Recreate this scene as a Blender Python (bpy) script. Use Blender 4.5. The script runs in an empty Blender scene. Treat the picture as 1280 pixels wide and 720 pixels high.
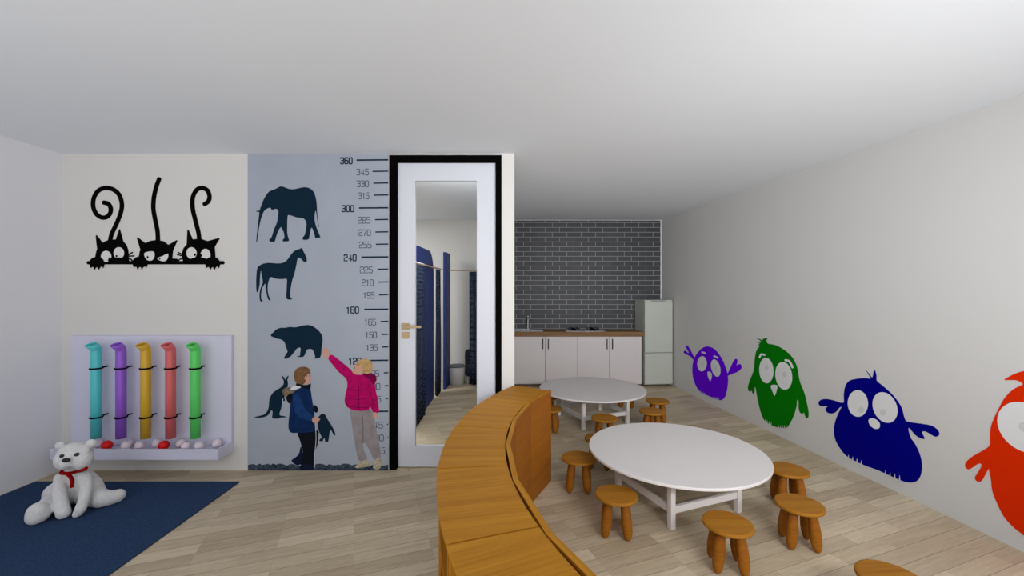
import bpy, bmesh, math, random
from mathutils import Vector, Matrix
from mathutils.geometry import delaunay_2d_cdt
random.seed(7)
COL = bpy.context.scene.collection
PI = math.pi
F = 533.333          # focal length in pixels of the 1280 px frame
CAMZ = 2.0
WALL = 4.678         # distance of the mural wall
KIT = 9.247          # distance of the kitchen wall
CEIL = 3.474

# ------------------------------------------------------------------ materials
def srgb(r, g, b):
    f = lambda c: (c/255)/12.92 if c/255 <= .04045 else ((c/255+.055)/1.055)**2.4
    return (f(r), f(g), f(b), 1)

def mat(name, col, rough=.6, metal=0, bump=0, bscale=60, spec=.3, vary=0, vscale=8, sheen=0):
    m = bpy.data.materials.new(name); m.use_nodes = True
    nt = m.node_tree; b = nt.nodes['Principled BSDF']
    b.inputs['Base Color'].default_value = col
    b.inputs['Roughness'].default_value = rough
    b.inputs['Metallic'].default_value = metal
    b.inputs['Specular IOR Level'].default_value = spec
    tc = nt.nodes.new('ShaderNodeTexCoord')
    n = nt.nodes.new('ShaderNodeTexNoise'); n.inputs['Scale'].default_value = bscale
    n.inputs['Detail'].default_value = 4
    nt.links.new(tc.outputs['Object'], n.inputs['Vector'])
    if bump:
        bp = nt.nodes.new('ShaderNodeBump'); bp.inputs['Strength'].default_value = bump
        bp.inputs['Distance'].default_value = .01
        nt.links.new(n.outputs['Fac'], bp.inputs['Height'])
        nt.links.new(bp.outputs['Normal'], b.inputs['Normal'])
    if vary:
        n2 = nt.nodes.new('ShaderNodeTexNoise'); n2.inputs['Scale'].default_value = vscale
        n2.inputs['Detail'].default_value = 5
        nt.links.new(tc.outputs['Object'], n2.inputs['Vector'])
        r = nt.nodes.new('ShaderNodeValToRGB')
        r.color_ramp.elements[0].position = .3; r.color_ramp.elements[1].position = .7
        r.color_ramp.elements[0].color = tuple(c*(1-vary) for c in col[:3])+(1,)
        r.color_ramp.elements[1].color = tuple(min(1, c*(1+vary)) for c in col[:3])+(1,)
        nt.links.new(n2.outputs['Fac'], r.inputs['Fac'])
        nt.links.new(r.outputs['Color'], b.inputs['Base Color'])
    return m

def wood(name, dark, light, axis='X', scale=1.0, rough=.55, spec=.12):
    """fine stretched grain along one local axis"""
    m = bpy.data.materials.new(name); m.use_nodes = True
    nt = m.node_tree; b = nt.nodes['Principled BSDF']; L = nt.links.new
    b.inputs['Roughness'].default_value = rough; b.inputs['Specular IOR Level'].default_value = spec
    tc = nt.nodes.new('ShaderNodeTexCoord'); mp = nt.nodes.new('ShaderNodeMapping')
    s = {'X': (1.2, 40, 40), 'Y': (40, 1.2, 40), 'Z': (40, 40, 1.2)}[axis]
    mp.inputs['Scale'].default_value = tuple(v*scale for v in s)
    mp.inputs['Rotation'].default_value = (0, 0, .03)
    L(tc.outputs['Object'], mp.inputs['Vector'])
    n = nt.nodes.new('ShaderNodeTexNoise'); n.inputs['Scale'].default_value = 1.6
    n.inputs['Detail'].default_value = 6; n.inputs['Roughness'].default_value = .62
    L(mp.outputs['Vector'], n.inputs['Vector'])
    mp2 = nt.nodes.new('ShaderNodeMapping')
    mp2.inputs['Scale'].default_value = tuple(v*scale*.12 for v in s)
    L(tc.outputs['Object'], mp2.inputs['Vector'])
    n2 = nt.nodes.new('ShaderNodeTexNoise'); n2.inputs['Scale'].default_value = 1.5; n2.inputs['Detail'].default_value = 3
    L(mp2.outputs['Vector'], n2.inputs['Vector'])
    mx = nt.nodes.new('ShaderNodeMath'); mx.operation = 'MULTIPLY_ADD'; mx.inputs[1].default_value = .5
    L(n.outputs['Fac'], mx.inputs[0])
    ml = nt.nodes.new('ShaderNodeMath'); ml.operation = 'MULTIPLY'; ml.inputs[1].default_value = .5
    L(n2.outputs['Fac'], ml.inputs[0]); L(ml.outputs[0], mx.inputs[2])
    r = nt.nodes.new('ShaderNodeValToRGB')
    r.color_ramp.elements[0].position = .34; r.color_ramp.elements[0].color = dark
    r.color_ramp.elements[1].position = .66; r.color_ramp.elements[1].color = light
    L(mx.outputs[0], r.inputs['Fac']); L(r.outputs['Color'], b.inputs['Base Color'])
    bp = nt.nodes.new('ShaderNodeBump'); bp.inputs['Strength'].default_value = .08; bp.inputs['Distance'].default_value = .004
    L(n.outputs['Fac'], bp.inputs['Height']); L(bp.outputs['Normal'], b.inputs['Normal'])
    return m

def floor_material():
    m = bpy.data.materials.new('oak_plank_floor'); m.use_nodes = True
    nt = m.node_tree; b = nt.nodes['Principled BSDF']; L = nt.links.new
    b.inputs['Roughness'].default_value = .5; b.inputs['Specular IOR Level'].default_value = .25
    tc = nt.nodes.new('ShaderNodeTexCoord'); mp = nt.nodes.new('ShaderNodeMapping')
    mp.inputs['Rotation'].default_value = (0, 0, -FLOOR_ANGLE); mp.inputs['Location'].default_value = (0, -.113, 0)
    L(tc.outputs['Object'], mp.inputs['Vector'])
    br = nt.nodes.new('ShaderNodeTexBrick')
    br.offset = .41; br.offset_frequency = 5; br.squash = 1
    br.inputs['Scale'].default_value = 1
    br.inputs['Brick Width'].default_value = .56; br.inputs['Row Height'].default_value = .138
    br.inputs['Mortar Size'].default_value = .0004; br.inputs['Mortar Smooth'].default_value = .2
    br.inputs['Color1'].default_value = srgb(182, 165, 139); br.inputs['Color2'].default_value = srgb(212, 197, 171)
    br.inputs['Mortar'].default_value = srgb(118, 103, 87)
    L(mp.outputs['Vector'], br.inputs['Vector'])
    # second brick set of the same layout only supplies a per-plank shift of the grain
    mp2 = nt.nodes.new('ShaderNodeMapping'); mp2.inputs['Scale'].default_value = (2.2, 26, 1)
    L(mp.outputs['Vector'], mp2.inputs['Vector'])
    sh = nt.nodes.new('ShaderNodeVectorMath'); sh.operation = 'MULTIPLY_ADD'
    sh.inputs[1].default_value = (40, 13, 0)
    L(br.outputs['Color'], sh.inputs[0]); L(mp2.outputs['Vector'], sh.inputs[2])
    n = nt.nodes.new('ShaderNodeTexNoise'); n.inputs['Scale'].default_value = 1.3; n.inputs['Detail'].default_value = 7
    n.inputs['Roughness'].default_value = .65; n.inputs['Distortion'].default_value = .6
    L(sh.outputs[0], n.inputs['Vector'])
    r = nt.nodes.new('ShaderNodeValToRGB')
    r.color_ramp.elements[0].position = .3; r.color_ramp.elements[0].color = (.80, .79, .77, 1)
    r.color_ramp.elements[1].position = .7; r.color_ramp.elements[1].color = (1.08, 1.08, 1.08, 1)
    L(n.outputs['Fac'], r.inputs['Fac'])
    mx = nt.nodes.new('ShaderNodeMix'); mx.data_type = 'RGBA'; mx.blend_type = 'MULTIPLY'
    mx.inputs['Factor'].default_value = 1
    L(br.outputs['Color'], mx.inputs['A']); L(r.outputs['Color'], mx.inputs['B'])
    # dark open joints along the planks, fainter than the plank colours
    sp = nt.nodes.new('ShaderNodeSeparateXYZ'); L(mp.outputs['Vector'], sp.inputs[0])
    dv = nt.nodes.new('ShaderNodeMath'); dv.operation = 'DIVIDE'; dv.inputs[1].default_value = .138; L(sp.outputs['Y'], dv.inputs[0])
    pp = nt.nodes.new('ShaderNodeMath'); pp.operation = 'PINGPONG'; pp.inputs[1].default_value = .5; L(dv.outputs[0], pp.inputs[0])
    lr = nt.nodes.new('ShaderNodeValToRGB')
    lr.color_ramp.elements[0].position = .006; lr.color_ramp.elements[0].color = (.5, .47, .44, 1)
    lr.color_ramp.elements[1].position = .022; lr.color_ramp.elements[1].color = (1, 1, 1, 1)
    L(pp.outputs[0], lr.inputs['Fac'])
    m2 = nt.nodes.new('ShaderNodeMix'); m2.data_type = 'RGBA'; m2.blend_type = 'MULTIPLY'; m2.inputs['Factor'].default_value = 1
    L(mx.outputs['Result'], m2.inputs['A']); L(lr.outputs['Color'], m2.inputs['B'])
    L(m2.outputs['Result'], b.inputs['Base Color'])
    bp = nt.nodes.new('ShaderNodeBump'); bp.inputs['Strength'].default_value = .25; bp.inputs['Distance'].default_value = .003
    inv = nt.nodes.new('ShaderNodeMath'); inv.operation = 'SUBTRACT'; inv.inputs[0].default_value = 1
    L(br.outputs['Fac'], inv.inputs[1]); L(inv.outputs[0], bp.inputs['Height'])
    L(bp.outputs['Normal'], b.inputs['Normal'])
    return m
FLOOR_ANGLE = math.radians(20.3)

def tile_material():
    m = bpy.data.materials.new('dark_brick_tiles'); m.use_nodes = True
    nt = m.node_tree; b = nt.nodes['Principled BSDF']; L = nt.links.new
    b.inputs['Roughness'].default_value = .45; b.inputs['Specular IOR Level'].default_value = .25
    tc = nt.nodes.new('ShaderNodeTexCoord'); sx = nt.nodes.new('ShaderNodeSeparateXYZ'); cx = nt.nodes.new('ShaderNodeCombineXYZ')
    L(tc.outputs['Object'], sx.inputs[0]); L(sx.outputs['X'], cx.inputs['X']); L(sx.outputs['Z'], cx.inputs['Y'])
    br = nt.nodes.new('ShaderNodeTexBrick'); br.offset = .5
    br.inputs['Scale'].default_value = 1
    br.inputs['Brick Width'].default_value = .3115; br.inputs['Row Height'].default_value = .1042
    br.inputs['Mortar Size'].default_value = .0065; br.inputs['Mortar Smooth'].default_value = .1
    br.inputs['Color1'].default_value = srgb(60, 62, 66); br.inputs['Color2'].default_value = srgb(69, 71, 75)
    br.inputs['Mortar'].default_value = srgb(138, 140, 145)
    L(cx.outputs[0], br.inputs['Vector']); L(br.outputs['Color'], b.inputs['Base Color'])
    bp = nt.nodes.new('ShaderNodeBump'); bp.inputs['Strength'].default_value = .4; bp.inputs['Distance'].default_value = .004
    bp.invert = True
    L(br.outputs['Fac'], bp.inputs['Height']); L(bp.outputs['Normal'], b.inputs['Normal'])
    return m

def glass_material():
    m = bpy.data.materials.new('clear_glass'); m.use_nodes = True
    nt = m.node_tree; nt.nodes.clear(); L = nt.links.new
    o = nt.nodes.new('ShaderNodeOutputMaterial'); t = nt.nodes.new('ShaderNodeBsdfTransparent')
    t.inputs['Color'].default_value = (.97, .98, .98, 1)
    g = nt.nodes.new('ShaderNodeBsdfGlossy'); g.inputs['Roughness'].default_value = .02
    fr = nt.nodes.new('ShaderNodeFresnel'); fr.inputs['IOR'].default_value = 1.1
    mx = nt.nodes.new('ShaderNodeMixShader')
    L(fr.outputs[0], mx.inputs['Fac']); L(t.outputs[0], mx.inputs[1]); L(g.outputs[0], mx.inputs[2]); L(mx.outputs[0], o.inputs['Surface'])
    return m

def curtain_material():
    m = bpy.data.materials.new('patterned_navy_cloth'); m.use_nodes = True
    nt = m.node_tree; b = nt.nodes['Principled BSDF']; L = nt.links.new
    b.inputs['Roughness'].default_value = .9; b.inputs['Specular IOR Level'].default_value = .1
    tc = nt.nodes.new('ShaderNodeTexCoord'); sx = nt.nodes.new('ShaderNodeSeparateXYZ'); ad = nt.nodes.new('ShaderNodeMath')
    cx = nt.nodes.new('ShaderNodeCombineXYZ')
    L(tc.outputs['Object'], sx.inputs[0]); L(sx.outputs['X'], ad.inputs[0]); L(sx.outputs['Y'], ad.inputs[1])
    L(ad.outputs[0], cx.inputs['X']); L(sx.outputs['Z'], cx.inputs['Y'])
    br = nt.nodes.new('ShaderNodeTexBrick'); br.offset = .5; br.inputs['Scale'].default_value = 1
    br.inputs['Brick Width'].default_value = .09; br.inputs['Row Height'].default_value = .06
    br.inputs['Mortar Size'].default_value = .007
    br.inputs['Color1'].default_value = srgb(20, 26, 42); br.inputs['Color2'].default_value = srgb(30, 38, 60)
    br.inputs['Mortar'].default_value = srgb(58, 68, 92)
    L(cx.outputs[0], br.inputs['Vector']); L(br.outputs['Color'], b.inputs['Base Color'])
    return m

M = {}
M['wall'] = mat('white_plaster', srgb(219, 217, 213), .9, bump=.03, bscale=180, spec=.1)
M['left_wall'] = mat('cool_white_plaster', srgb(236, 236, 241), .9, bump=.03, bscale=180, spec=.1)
M['right_wall'] = mat('darkened_white_plaster', srgb(210, 210, 209), .9, bump=.03, bscale=180, spec=.1)  # same paint as the front wall, darkened in colour to offset extra light
M['ceiling'] = mat('ceiling_paint', srgb(238, 243, 249), .95, spec=.05)
M['floor'] = floor_material()
M['tiles'] = tile_material()
M['rug'] = mat('navy_carpet', srgb(54, 75, 108), .98, bump=.9, bscale=260, spec=.03, vary=.28, vscale=70)
M['lavender'] = mat('lavender_lacquer', srgb(214, 213, 232), .55)
M['black'] = mat('matt_black_vinyl', srgb(3, 3, 3), .8, spec=.05)
M['black_frame'] = mat('black_frame_paint', srgb(3, 3, 3), .8, spec=.05)
M['door_white'] = mat('cool_white_door_paint', srgb(214, 217, 226), .5)
M['brass'] = mat('brushed_brass', srgb(172, 150, 112), .4, metal=.3)
M['glass'] = glass_material()
M['eye'] = mat('pale_vinyl', srgb(226, 228, 230), .8, spec=.1)
M['eye_cat'] = mat('white_vinyl', srgb(226, 224, 222), .8, spec=.1)
M['pupil'] = mat('pale_grey_vinyl', srgb(208, 211, 214), .8, spec=.1)
M['purple'] = mat('purple_vinyl', srgb(108, 5, 236), .7, spec=.03)
M['green'] = mat('green_vinyl', srgb(5, 118, 7), .7, spec=.03)
M['blue'] = mat('blue_vinyl', srgb(2, 1, 128), .7, spec=.03)
M['orange'] = mat('orange_vinyl', srgb(218, 46, 2), .7, spec=.03)
M['poster'] = mat('grey_blue_print', srgb(166, 173, 185), .85, spec=.1, vary=.03, vscale=3)
M['print_navy'] = mat('navy_print', srgb(14, 38, 56), .85, spec=.1)
M['print_grey'] = mat('grey_print', srgb(66, 76, 92), .85, spec=.1)
M['gravel'] = mat('gravel_print', srgb(60, 70, 84), .9, spec=.1, vary=.9, vscale=60)
M['skin'] = mat('skin_print', srgb(206, 158, 140), .85, spec=.1)
M['hair_brown'] = mat('brown_hair_print', srgb(122, 88, 62), .85, spec=.1, vary=.3, vscale=40)
M['hair_blond'] = mat('blond_hair_print', srgb(186, 152, 104), .85, spec=.1, vary=.3, vscale=40)
M['navy_jacket'] = mat('navy_jacket_print', srgb(15, 42, 86), .85, spec=.1, vary=.25, vscale=14)
M['navy_sleeve'] = mat('blue_sleeve_print', srgb(26, 60, 110), .85, spec=.1, vary=.2, vscale=14)
M['dark_print'] = mat('black_print', srgb(16, 20, 30), .85, spec=.1)
M['boot_print'] = mat('navy_boot_print', srgb(18, 26, 54), .85, spec=.1)
M['fur_print'] = mat('fur_print', srgb(120, 106, 88), .85, spec=.1, vary=.5, vscale=50)
M['white_print'] = mat('white_print', srgb(214, 218, 224), .85, spec=.1)
M['pink_jacket'] = mat('pink_jacket_print', srgb(178, 8, 94), .85, spec=.1, vary=.2, vscale=14)
M['pink_fold'] = mat('dark_pink_print', srgb(116, 5, 64), .85, spec=.1)
M['trouser_print'] = mat('grey_trouser_print', srgb(146, 138, 140), .85, spec=.1, vary=.18, vscale=12)
M['trouser_fold'] = mat('dark_grey_trouser_print', srgb(112, 106, 110), .85, spec=.1)
M['jacket_fold'] = mat('dark_navy_fold_print', srgb(12, 34, 72), .85, spec=.1)
M['lip'] = mat('lip_print', srgb(160, 92, 86), .85, spec=.1)
M['shoe_print'] = mat('cream_shoe_print', srgb(182, 172, 146), .85, spec=.1, vary=.4, vscale=40)
TUBES = {'turquoise': (86, 205, 208), 'purple': (148, 92, 210), 'yellow': (214, 172, 46), 'coral': (216, 100, 104), 'green': (92, 214, 104)}
for k, v in TUBES.items(): M['tube_'+k] = mat(k+'_plastic', srgb(*v), .35, spec=.4)
M['pale_ball'] = mat('pale_pink_plastic', srgb(226, 212, 222), .4)
M['red_ball'] = mat('red_plastic', srgb(214, 8, 12), .4)
M['plush'] = mat('white_plush', srgb(228, 228, 228), .95, bump=1.0, bscale=120, spec=.05, vary=.06, vscale=60)
M['scarf'] = mat('red_knit', srgb(158, 12, 18), .9, bump=.4, bscale=200, spec=.1)
M['bead'] = mat('black_bead', srgb(8, 8, 8), .25, spec=.5)
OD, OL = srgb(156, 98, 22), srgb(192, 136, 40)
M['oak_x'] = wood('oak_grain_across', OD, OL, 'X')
M['oak_y'] = wood('oak_grain_along', srgb(148, 90, 20), srgb(184, 126, 36), 'Y')
M['oak_z'] = wood('oak_grain_upright', OD, OL, 'Z')
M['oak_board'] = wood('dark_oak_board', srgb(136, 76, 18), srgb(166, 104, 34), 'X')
M['stool_seat'] = wood('stool_seat_oak', srgb(136, 84, 20), srgb(170, 118, 38), 'X', 1.0)
M['stool_leg'] = wood('stool_leg_oak', srgb(126, 72, 16), srgb(160, 102, 30), 'X', .7)
M['table'] = mat('white_table_lacquer', srgb(218, 214, 213), .4)
M['cabinet'] = mat('pink_white_cabinet', srgb(212, 205, 206), .5)
M['cab_gap'] = mat('brown_cabinet_carcass', srgb(122, 98, 84), .7)
M['worktop'] = wood('walnut_worktop', srgb(106, 80, 54), srgb(150, 118, 84), 'X', .8)
M['steel'] = mat('brushed_steel', srgb(186, 188, 192), .35, metal=.8)
M['fridge'] = mat('pale_green_white_enamel', srgb(190, 195, 186), .4)
M['fridge_dark'] = mat('grey_plastic_strip', srgb(150, 156, 156), .4)
M['seal'] = mat('dark_rubber', srgb(70, 74, 72), .8)
M['curtain'] = curtain_material()
M['partition'] = mat('royal_navy_paint', srgb(14, 44, 118), .6)
M['partition_edge'] = mat('dark_navy_edge', srgb(16, 22, 48), .7)
M['rod'] = wood('pale_wood_rod', srgb(176, 140, 100), srgb(206, 172, 130), 'X')
M['grey_lid'] = mat('grey_lid', srgb(120, 124, 128), .6)
M['navy_fabric'] = mat('navy_upholstery', srgb(34, 40, 62), .9, bump=.2)

# ------------------------------------------------------------------ helpers
def tag(o, label=None, cat=None, group=None, kind=None):
    if label: o['label'] = label
    if cat: o['category'] = cat
    if group: o['group'] = group
    if kind: o['kind'] = kind
    return o

def empty(name, loc=(0, 0, 0), rz=0):
    o = bpy.data.objects.new(name, None); COL.objects.link(o)
    o.location = loc; o.rotation_euler = (0, 0, rz); o.empty_display_size = .1
    return o

def obj(name, bm, m, parent=None, loc=(0, 0, 0), rz=0, smooth=False, bevel=0, seg=2):
    bmesh.ops.recalc_face_normals(bm, faces=bm.faces)
    me = bpy.data.meshes.new(name); bm.to_mesh(me); bm.free()
    for mm in (m if isinstance(m, (list, tuple)) else [m]): me.materials.append(mm)
    if smooth:
        for p in me.polygons: p.use_smooth = True
    o = bpy.data.objects.new(name, me); COL.objects.link(o)
    o.location = loc; o.rotation_euler = (0, 0, rz)
    if parent: o.parent = parent
    if bevel:
        b = o.modifiers.new('bevel', 'BEVEL'); b.width = bevel; b.segments = seg; b.limit_method = 'ANGLE'
        b.angle_limit = math.radians(40)
    return o

def box(bm, x0, x1, y0, y1, z0, z1):
    v = [bm.verts.new(p) for p in [(x0,y0,z0),(x1,y0,z0),(x1,y1,z0),(x0,y1,z0),(x0,y0,z1),(x1,y0,z1),(x1,y1,z1),(x0,y1,z1)]]
    for f in [(0,1,2,3),(4,5,6,7),(0,1,5,4),(1,2,6,5),(2,3,7,6),(3,0,4,7)]: bm.faces.new([v[i] for i in f])
    return bm
def Box(*a): return box(bmesh.new(), *a)

def prism(bm, pts, z0, z1):
    lo = [bm.verts.new((x, y, z0)) for x, y in pts]; hi = [bm.verts.new((x, y, z1)) for x, y in pts]
    n = len(pts); bm.faces.new(lo); bm.faces.new(hi)
    for i in range(n): bm.faces.new([lo[i], lo[(i+1) % n], hi[(i+1) % n], hi[i]])
    return bm

def lathe(bm, prof, seg=32, centre=(0, 0), base=None):
    """prof: (r, z) list from bottom to top"""
    rings = []
    for r, z in prof:
        if r < 1e-6: rings.append([bm.verts.new((centre[0], centre[1], z))])
        else: rings.append([bm.verts.new((centre[0]+r*math.cos(2*PI*i/seg), centre[1]+r*math.sin(2*PI*i/seg), z)) for i in range(seg)])
    for a, b in zip(rings, rings[1:]):
        for i in range(seg):
            j = (i+1) % seg
            q = [a[i % len(a)], a[j % len(a)], b[j % len(b)], b[i % len(b)]]
            u = []
            for v in q:
                if v not in u: u.append(v)
            if len(u) > 2: bm.faces.new(u)
    if len(rings[0]) > 1: bm.faces.new(rings[0])
    if len(rings[-1]) > 1: bm.faces.new(rings[-1])
    return bm

def tube(bm, pts, radii, seg=16, up=Vector((0, 0, 1)), caps=True, flat=1.0):
    """sweep; radii scalar or list; flat squeezes the section along its second axis"""
    pts = [Vector(p) for p in pts]; n = len(pts)
    if not isinstance(radii, (list, tuple)): radii = [radii]*n
    rings = []
    a = None
    for i, p in enumerate(pts):
        t = (pts[min(i+1, n-1)]-pts[max(i-1, 0)]).normalized()
        if a is None:
            a = up.cross(t)
            if a.length < .01: a = Vector((1, 0, 0)).cross(t)
        a = (a - t*a.dot(t)).normalized(); b = t.cross(a)
        rings.append([bm.verts.new(p+(a*math.cos(2*PI*k/seg)+b*math.sin(2*PI*k/seg)*flat)*radii[i]) for k in range(seg)])
    for r0, r1 in zip(rings, rings[1:]):
        for k in range(seg): bm.faces.new([r0[k], r0[(k+1) % seg], r1[(k+1) % seg], r1[k]])
    if caps: bm.faces.new(rings[0]); bm.faces.new(rings[-1])
    return bm

def ball(bm, c, r, seg=20):
    if not isinstance(r, (tuple, list)): r = (r, r, r)
    bmesh.ops.create_uvsphere(bm, u_segments=seg, v_segments=seg*2//3, radius=1,
                              matrix=Matrix.Translation(c) @ Matrix.Diagonal((r[0], r[1], r[2], 1)))
    return bm

def copy_tree(o, parent=None):
    c = o.copy(); COL.objects.link(c)
    if parent: c.parent = parent
    for ch in [x for x in o.children]: copy_tree(ch, c)
    return c

def smooth_loop(pts, sub=4, closed=True, keep=()):
    n = len(pts); out = []
    rng = range(n) if closed else range(n-1)
    for i in rng:
        g = lambda k: Vector(pts[k % n] if closed else pts[max(0, min(n-1, k))])
        p0, p1, p2, p3 = g(i-1), g(i), g(i+1), g(i+2)
        for s in range(sub):
            t = s/sub
            out.append(.5*((2*p1)+(p2-p0)*t+(2*p0-5*p1+4*p2-p3)*t*t+(3*p1-p0-3*p2+p3)*t**3))
    if not closed: out.append(Vector(pts[-1]))
    return out

def ellipse(cx, cy, rx, ry, tilt=0, n=28):
    c, s = math.cos(math.radians(tilt)), math.sin(math.radians(tilt))
    return [Vector((cx+rx*math.cos(a)*c-ry*math.sin(a)*s, cy+rx*math.cos(a)*s+ry*math.sin(a)*c)) for a in [2*PI*i/n for i in range(n)]]

def ribbon(pts, w, sub=6, caps=True):
    """stroke of width w along pts -> list of convex polygons"""
    p = smooth_loop(pts, sub, False) if sub > 1 else [Vector(q) for q in pts]
    polys = []; L_, R_ = [], []
    for i in range(len(p)):
        t = (p[min(i+1, len(p)-1)]-p[max(i-1, 0)]).normalized(); nrm = Vector((-t.y, t.x))*w/2
        L_.append(p[i]+nrm); R_.append(p[i]-nrm)
    for i in range(len(p)-1): polys.append([L_[i], L_[i+1], R_[i+1], R_[i]])
    if caps:
        polys.append(ellipse(p[0].x, p[0].y, w/2, w/2, n=14)); polys.append(ellipse(p[-1].x, p[-1].y, w/2, w/2, n=14))
    return polys

class Plane:
    """a wall plane that takes points read off the picture"""
    def __init__(s, origin, ex, n, tofn): s.o, s.ex, s.n, s.to = Vector(origin), Vector(ex), Vector(n), tofn
    def at(s, u, z, d): return s.o+s.ex*u+Vector((0, 0, z))+s.n*d

def front_map(px, py): return ((px-640)/F*WALL, CAMZ-(py-360)/F*WALL)
FRONT = Plane((0, WALL, 0), (1, 0, 0), (0, -1, 0), front_map)
RX0, RD0, RX1, RD1 = 3.242, KIT, 3.872, 3.226
_b = (RX1-RX0)/(RD1-RD0); _a = RX0-_b*RD0
_ex = Vector((RX1-RX0, RD1-RD0, 0)).normalized()
def right_map(px, py):
    u = (px-640)/F; D = _a/(u-_b); X = u*D
    return ((Vector((X, D, 0))-Vector((RX0, RD0, 0))).dot(_ex), CAMZ-(py-360)/F*D)
RIGHT = Plane((RX0, RD0, 0), _ex, (_ex.y, -_ex.x, 0), right_map)

def decal(name, plane, polys, m, parent=None, d0=.0, t=.002, conv=None, union=True):
    """flat shape with its own thickness on a wall; polys in picture units, unioned"""
    V2, faces, k = [], [], 0
    for poly in polys:
        idx = []
        for q in poly:
            px, py = conv(q[0], q[1]) if conv else (q[0], q[1])
            V2.append(Vector(plane.to(px, py))); idx.append(k); k += 1
        faces.append(idx)
    return decal2(name, plane, V2, faces, m, parent, d0, t, union)

def decal2(name, plane, V2, faces, m, parent=None, d0=0, t=.002, union=True):
    def ccw(f): return sum(V2[f[i-1]].x*V2[f[i]].y-V2[f[i]].x*V2[f[i-1]].y for i in range(len(f))) > 0
    faces = [f if ccw(f) else f[::-1] for f in faces]
    SC = 1000
    vs, es, fs, ov, oe, of = delaunay_2d_cdt([v*SC for v in V2], [], faces, 0, 1e-3)
    vs = [v/SC for v in vs]
    fs = [f for f, src in zip(fs, of) if src]
    if not union: vs, fs = V2, faces
    bm = bmesh.new()
    cx = sum(v[0] for v in vs)/len(vs); cz = min(v[1] for v in vs)
    org = plane.at(cx, cz, 0)
    bv = [bm.verts.new(plane.at(v[0], v[1], d0+t)-org) for v in vs]
    bm.verts.ensure_lookup_table()
    for f in fs:
        try: bm.faces.new([bv[i] for i in f])
        except ValueError: pass
    bound = [e for e in bm.edges if len(e.link_faces) == 1]
    back = {}
    for e in bound:
        for v in e.verts:
            if v not in back: back[v] = bm.verts.new(v.co - plane.n*t)
    for e in bound:
        a, b = e.verts; bm.faces.new([a, b, back[b], back[a]])
    for v in [v for v in bm.verts if not v.link_faces]: bm.verts.remove(v)
    bmesh.ops.recalc_face_normals(bm, faces=bm.faces)
    o = obj(name, bm, m)
    if parent:
        o.parent = parent; o.location = org - world_loc(parent)
    else: o.location = org
    return o
def world_loc(o):
    l = Vector(o.location)
    while o.parent: o = o.parent; l += Vector(o.location)
    return l

def scale(x0, y0, s): return lambda x, y: (x0+x/s, y0+y/s)

# ------------------------------------------------------------------ the room
def struct(name, bm, m, loc=(0, 0, 0), **k): return tag(obj(name, bm, m, loc=loc, **k), kind='structure')
LX = -4.94
BACK = -1.0
rbx = _a+_b*BACK
struct('floor', Box(LX-.2, 4.9, BACK, KIT+.2, -.1, 0), M['floor'])
struct('ceiling', Box(LX-.2, 4.9, BACK, KIT+.2, CEIL, CEIL+.1), M['ceiling'])
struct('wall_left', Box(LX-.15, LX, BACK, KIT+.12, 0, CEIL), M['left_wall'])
bm = bmesh.new()
prism(bm, [(_a+_b*BACK, BACK), (_a+_b*BACK+.15, BACK), (RX0+.16, KIT+.12), (_a+_b*(KIT+.12), KIT+.12)], 0, CEIL)
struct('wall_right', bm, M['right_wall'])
DX0, DX1 = -1.351, -.114            # door opening
WE = .0263                         # free end of the mural wall
bm = Box(LX, DX0, WALL, WALL+.12, 0, CEIL)
box(bm, DX1, WE, WALL, WALL+.12, 0, CEIL); box(bm, DX0, DX1, WALL, WALL+.12, 3.462, CEIL)
struct('wall_front', bm, M['wall'])
struct('wall_kitchen_side', Box(-.1, WE, WALL+.12, KIT, 0, CEIL), M['wall'])
struct('wall_back', Box(LX, RX0+.01, KIT, KIT+.12, 0, CEIL), M['wall'])
o = struct('wall_tiled', Box(0, RX0-WE-.03, 0, .012, 0, CEIL-.012), M['tiles'])
o.location = (WE+.002, KIT-.012, 0)
# mortar phase: a joint lies at 1.2 cm steps read off the picture
o.data.transform(Matrix.Translation((.245, 0, .0235))); o.location.x -= .245; o.location.z -= .0235

# ------------------------------------------------------------------ glazed door
FD = WALL+.045
dr = tag(empty('door_1', ((DX0+DX1)/2, FD, 0)), 'white door with tall clear glass pane, black frame and brass lever', 'door', kind='structure')
w = (DX1-DX0)/2-.001
fx = .085
bm = Box(-w, -w+fx, -.03, .06, 0, 3.46); box(bm, w-fx+.02, w, -.03, .06, 0, 3.46); box(bm, -w+fx, w-fx+.02, -.03, .06, 3.385, 3.46)
obj('door_frame', bm, M['black_frame'], dr)
lx0, lx1 = -w+fx+.003, w-fx+.017
pxx = lambda px: (px-640)/F*(FD+.0)-(DX0+DX1)/2
zz = lambda py, D=FD: CAMZ-(py-360)/F*D
gx0, gx1, gz0, gz1 = pxx(519), pxx(596), zz(557.5), zz(225.8)
bm = Box(lx0, gx0, 0, .045, .022, 3.382); box(bm, gx1, lx1, 0, .045, .022, 3.382)
box(bm, gx0, gx1, 0, .045, .022, gz0); box(bm, gx0, gx1, 0, .045, gz1, 3.382)
leaf = obj('door_leaf', bm, M['door_white'], dr)
obj('glass_pane', Box(gx0, gx1, .02, .026, gz0, gz1), M['glass'], dr)
hx = pxx(507); hz = zz(408)
h = obj('handle_rosette', Box(-.043, .043, -.014, 0, -.037, .037), M['brass'], dr, (hx, 0, hz), bevel=.004)
bm = tube(bmesh.new(), [(0, -.012, 0), (0, -.055, 0)], .014)
box(bm, -.014, .185, -.07, -.048, -.013, .013)
obj('lever', bm, M['brass'], h, bevel=.003)
bm = Box(-.043, .043, -.012, 0, -.037, .037)
e = obj('keyhole_plate', bm, M['brass'], dr, (hx, 0, zz(419)), bevel=.004)
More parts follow.
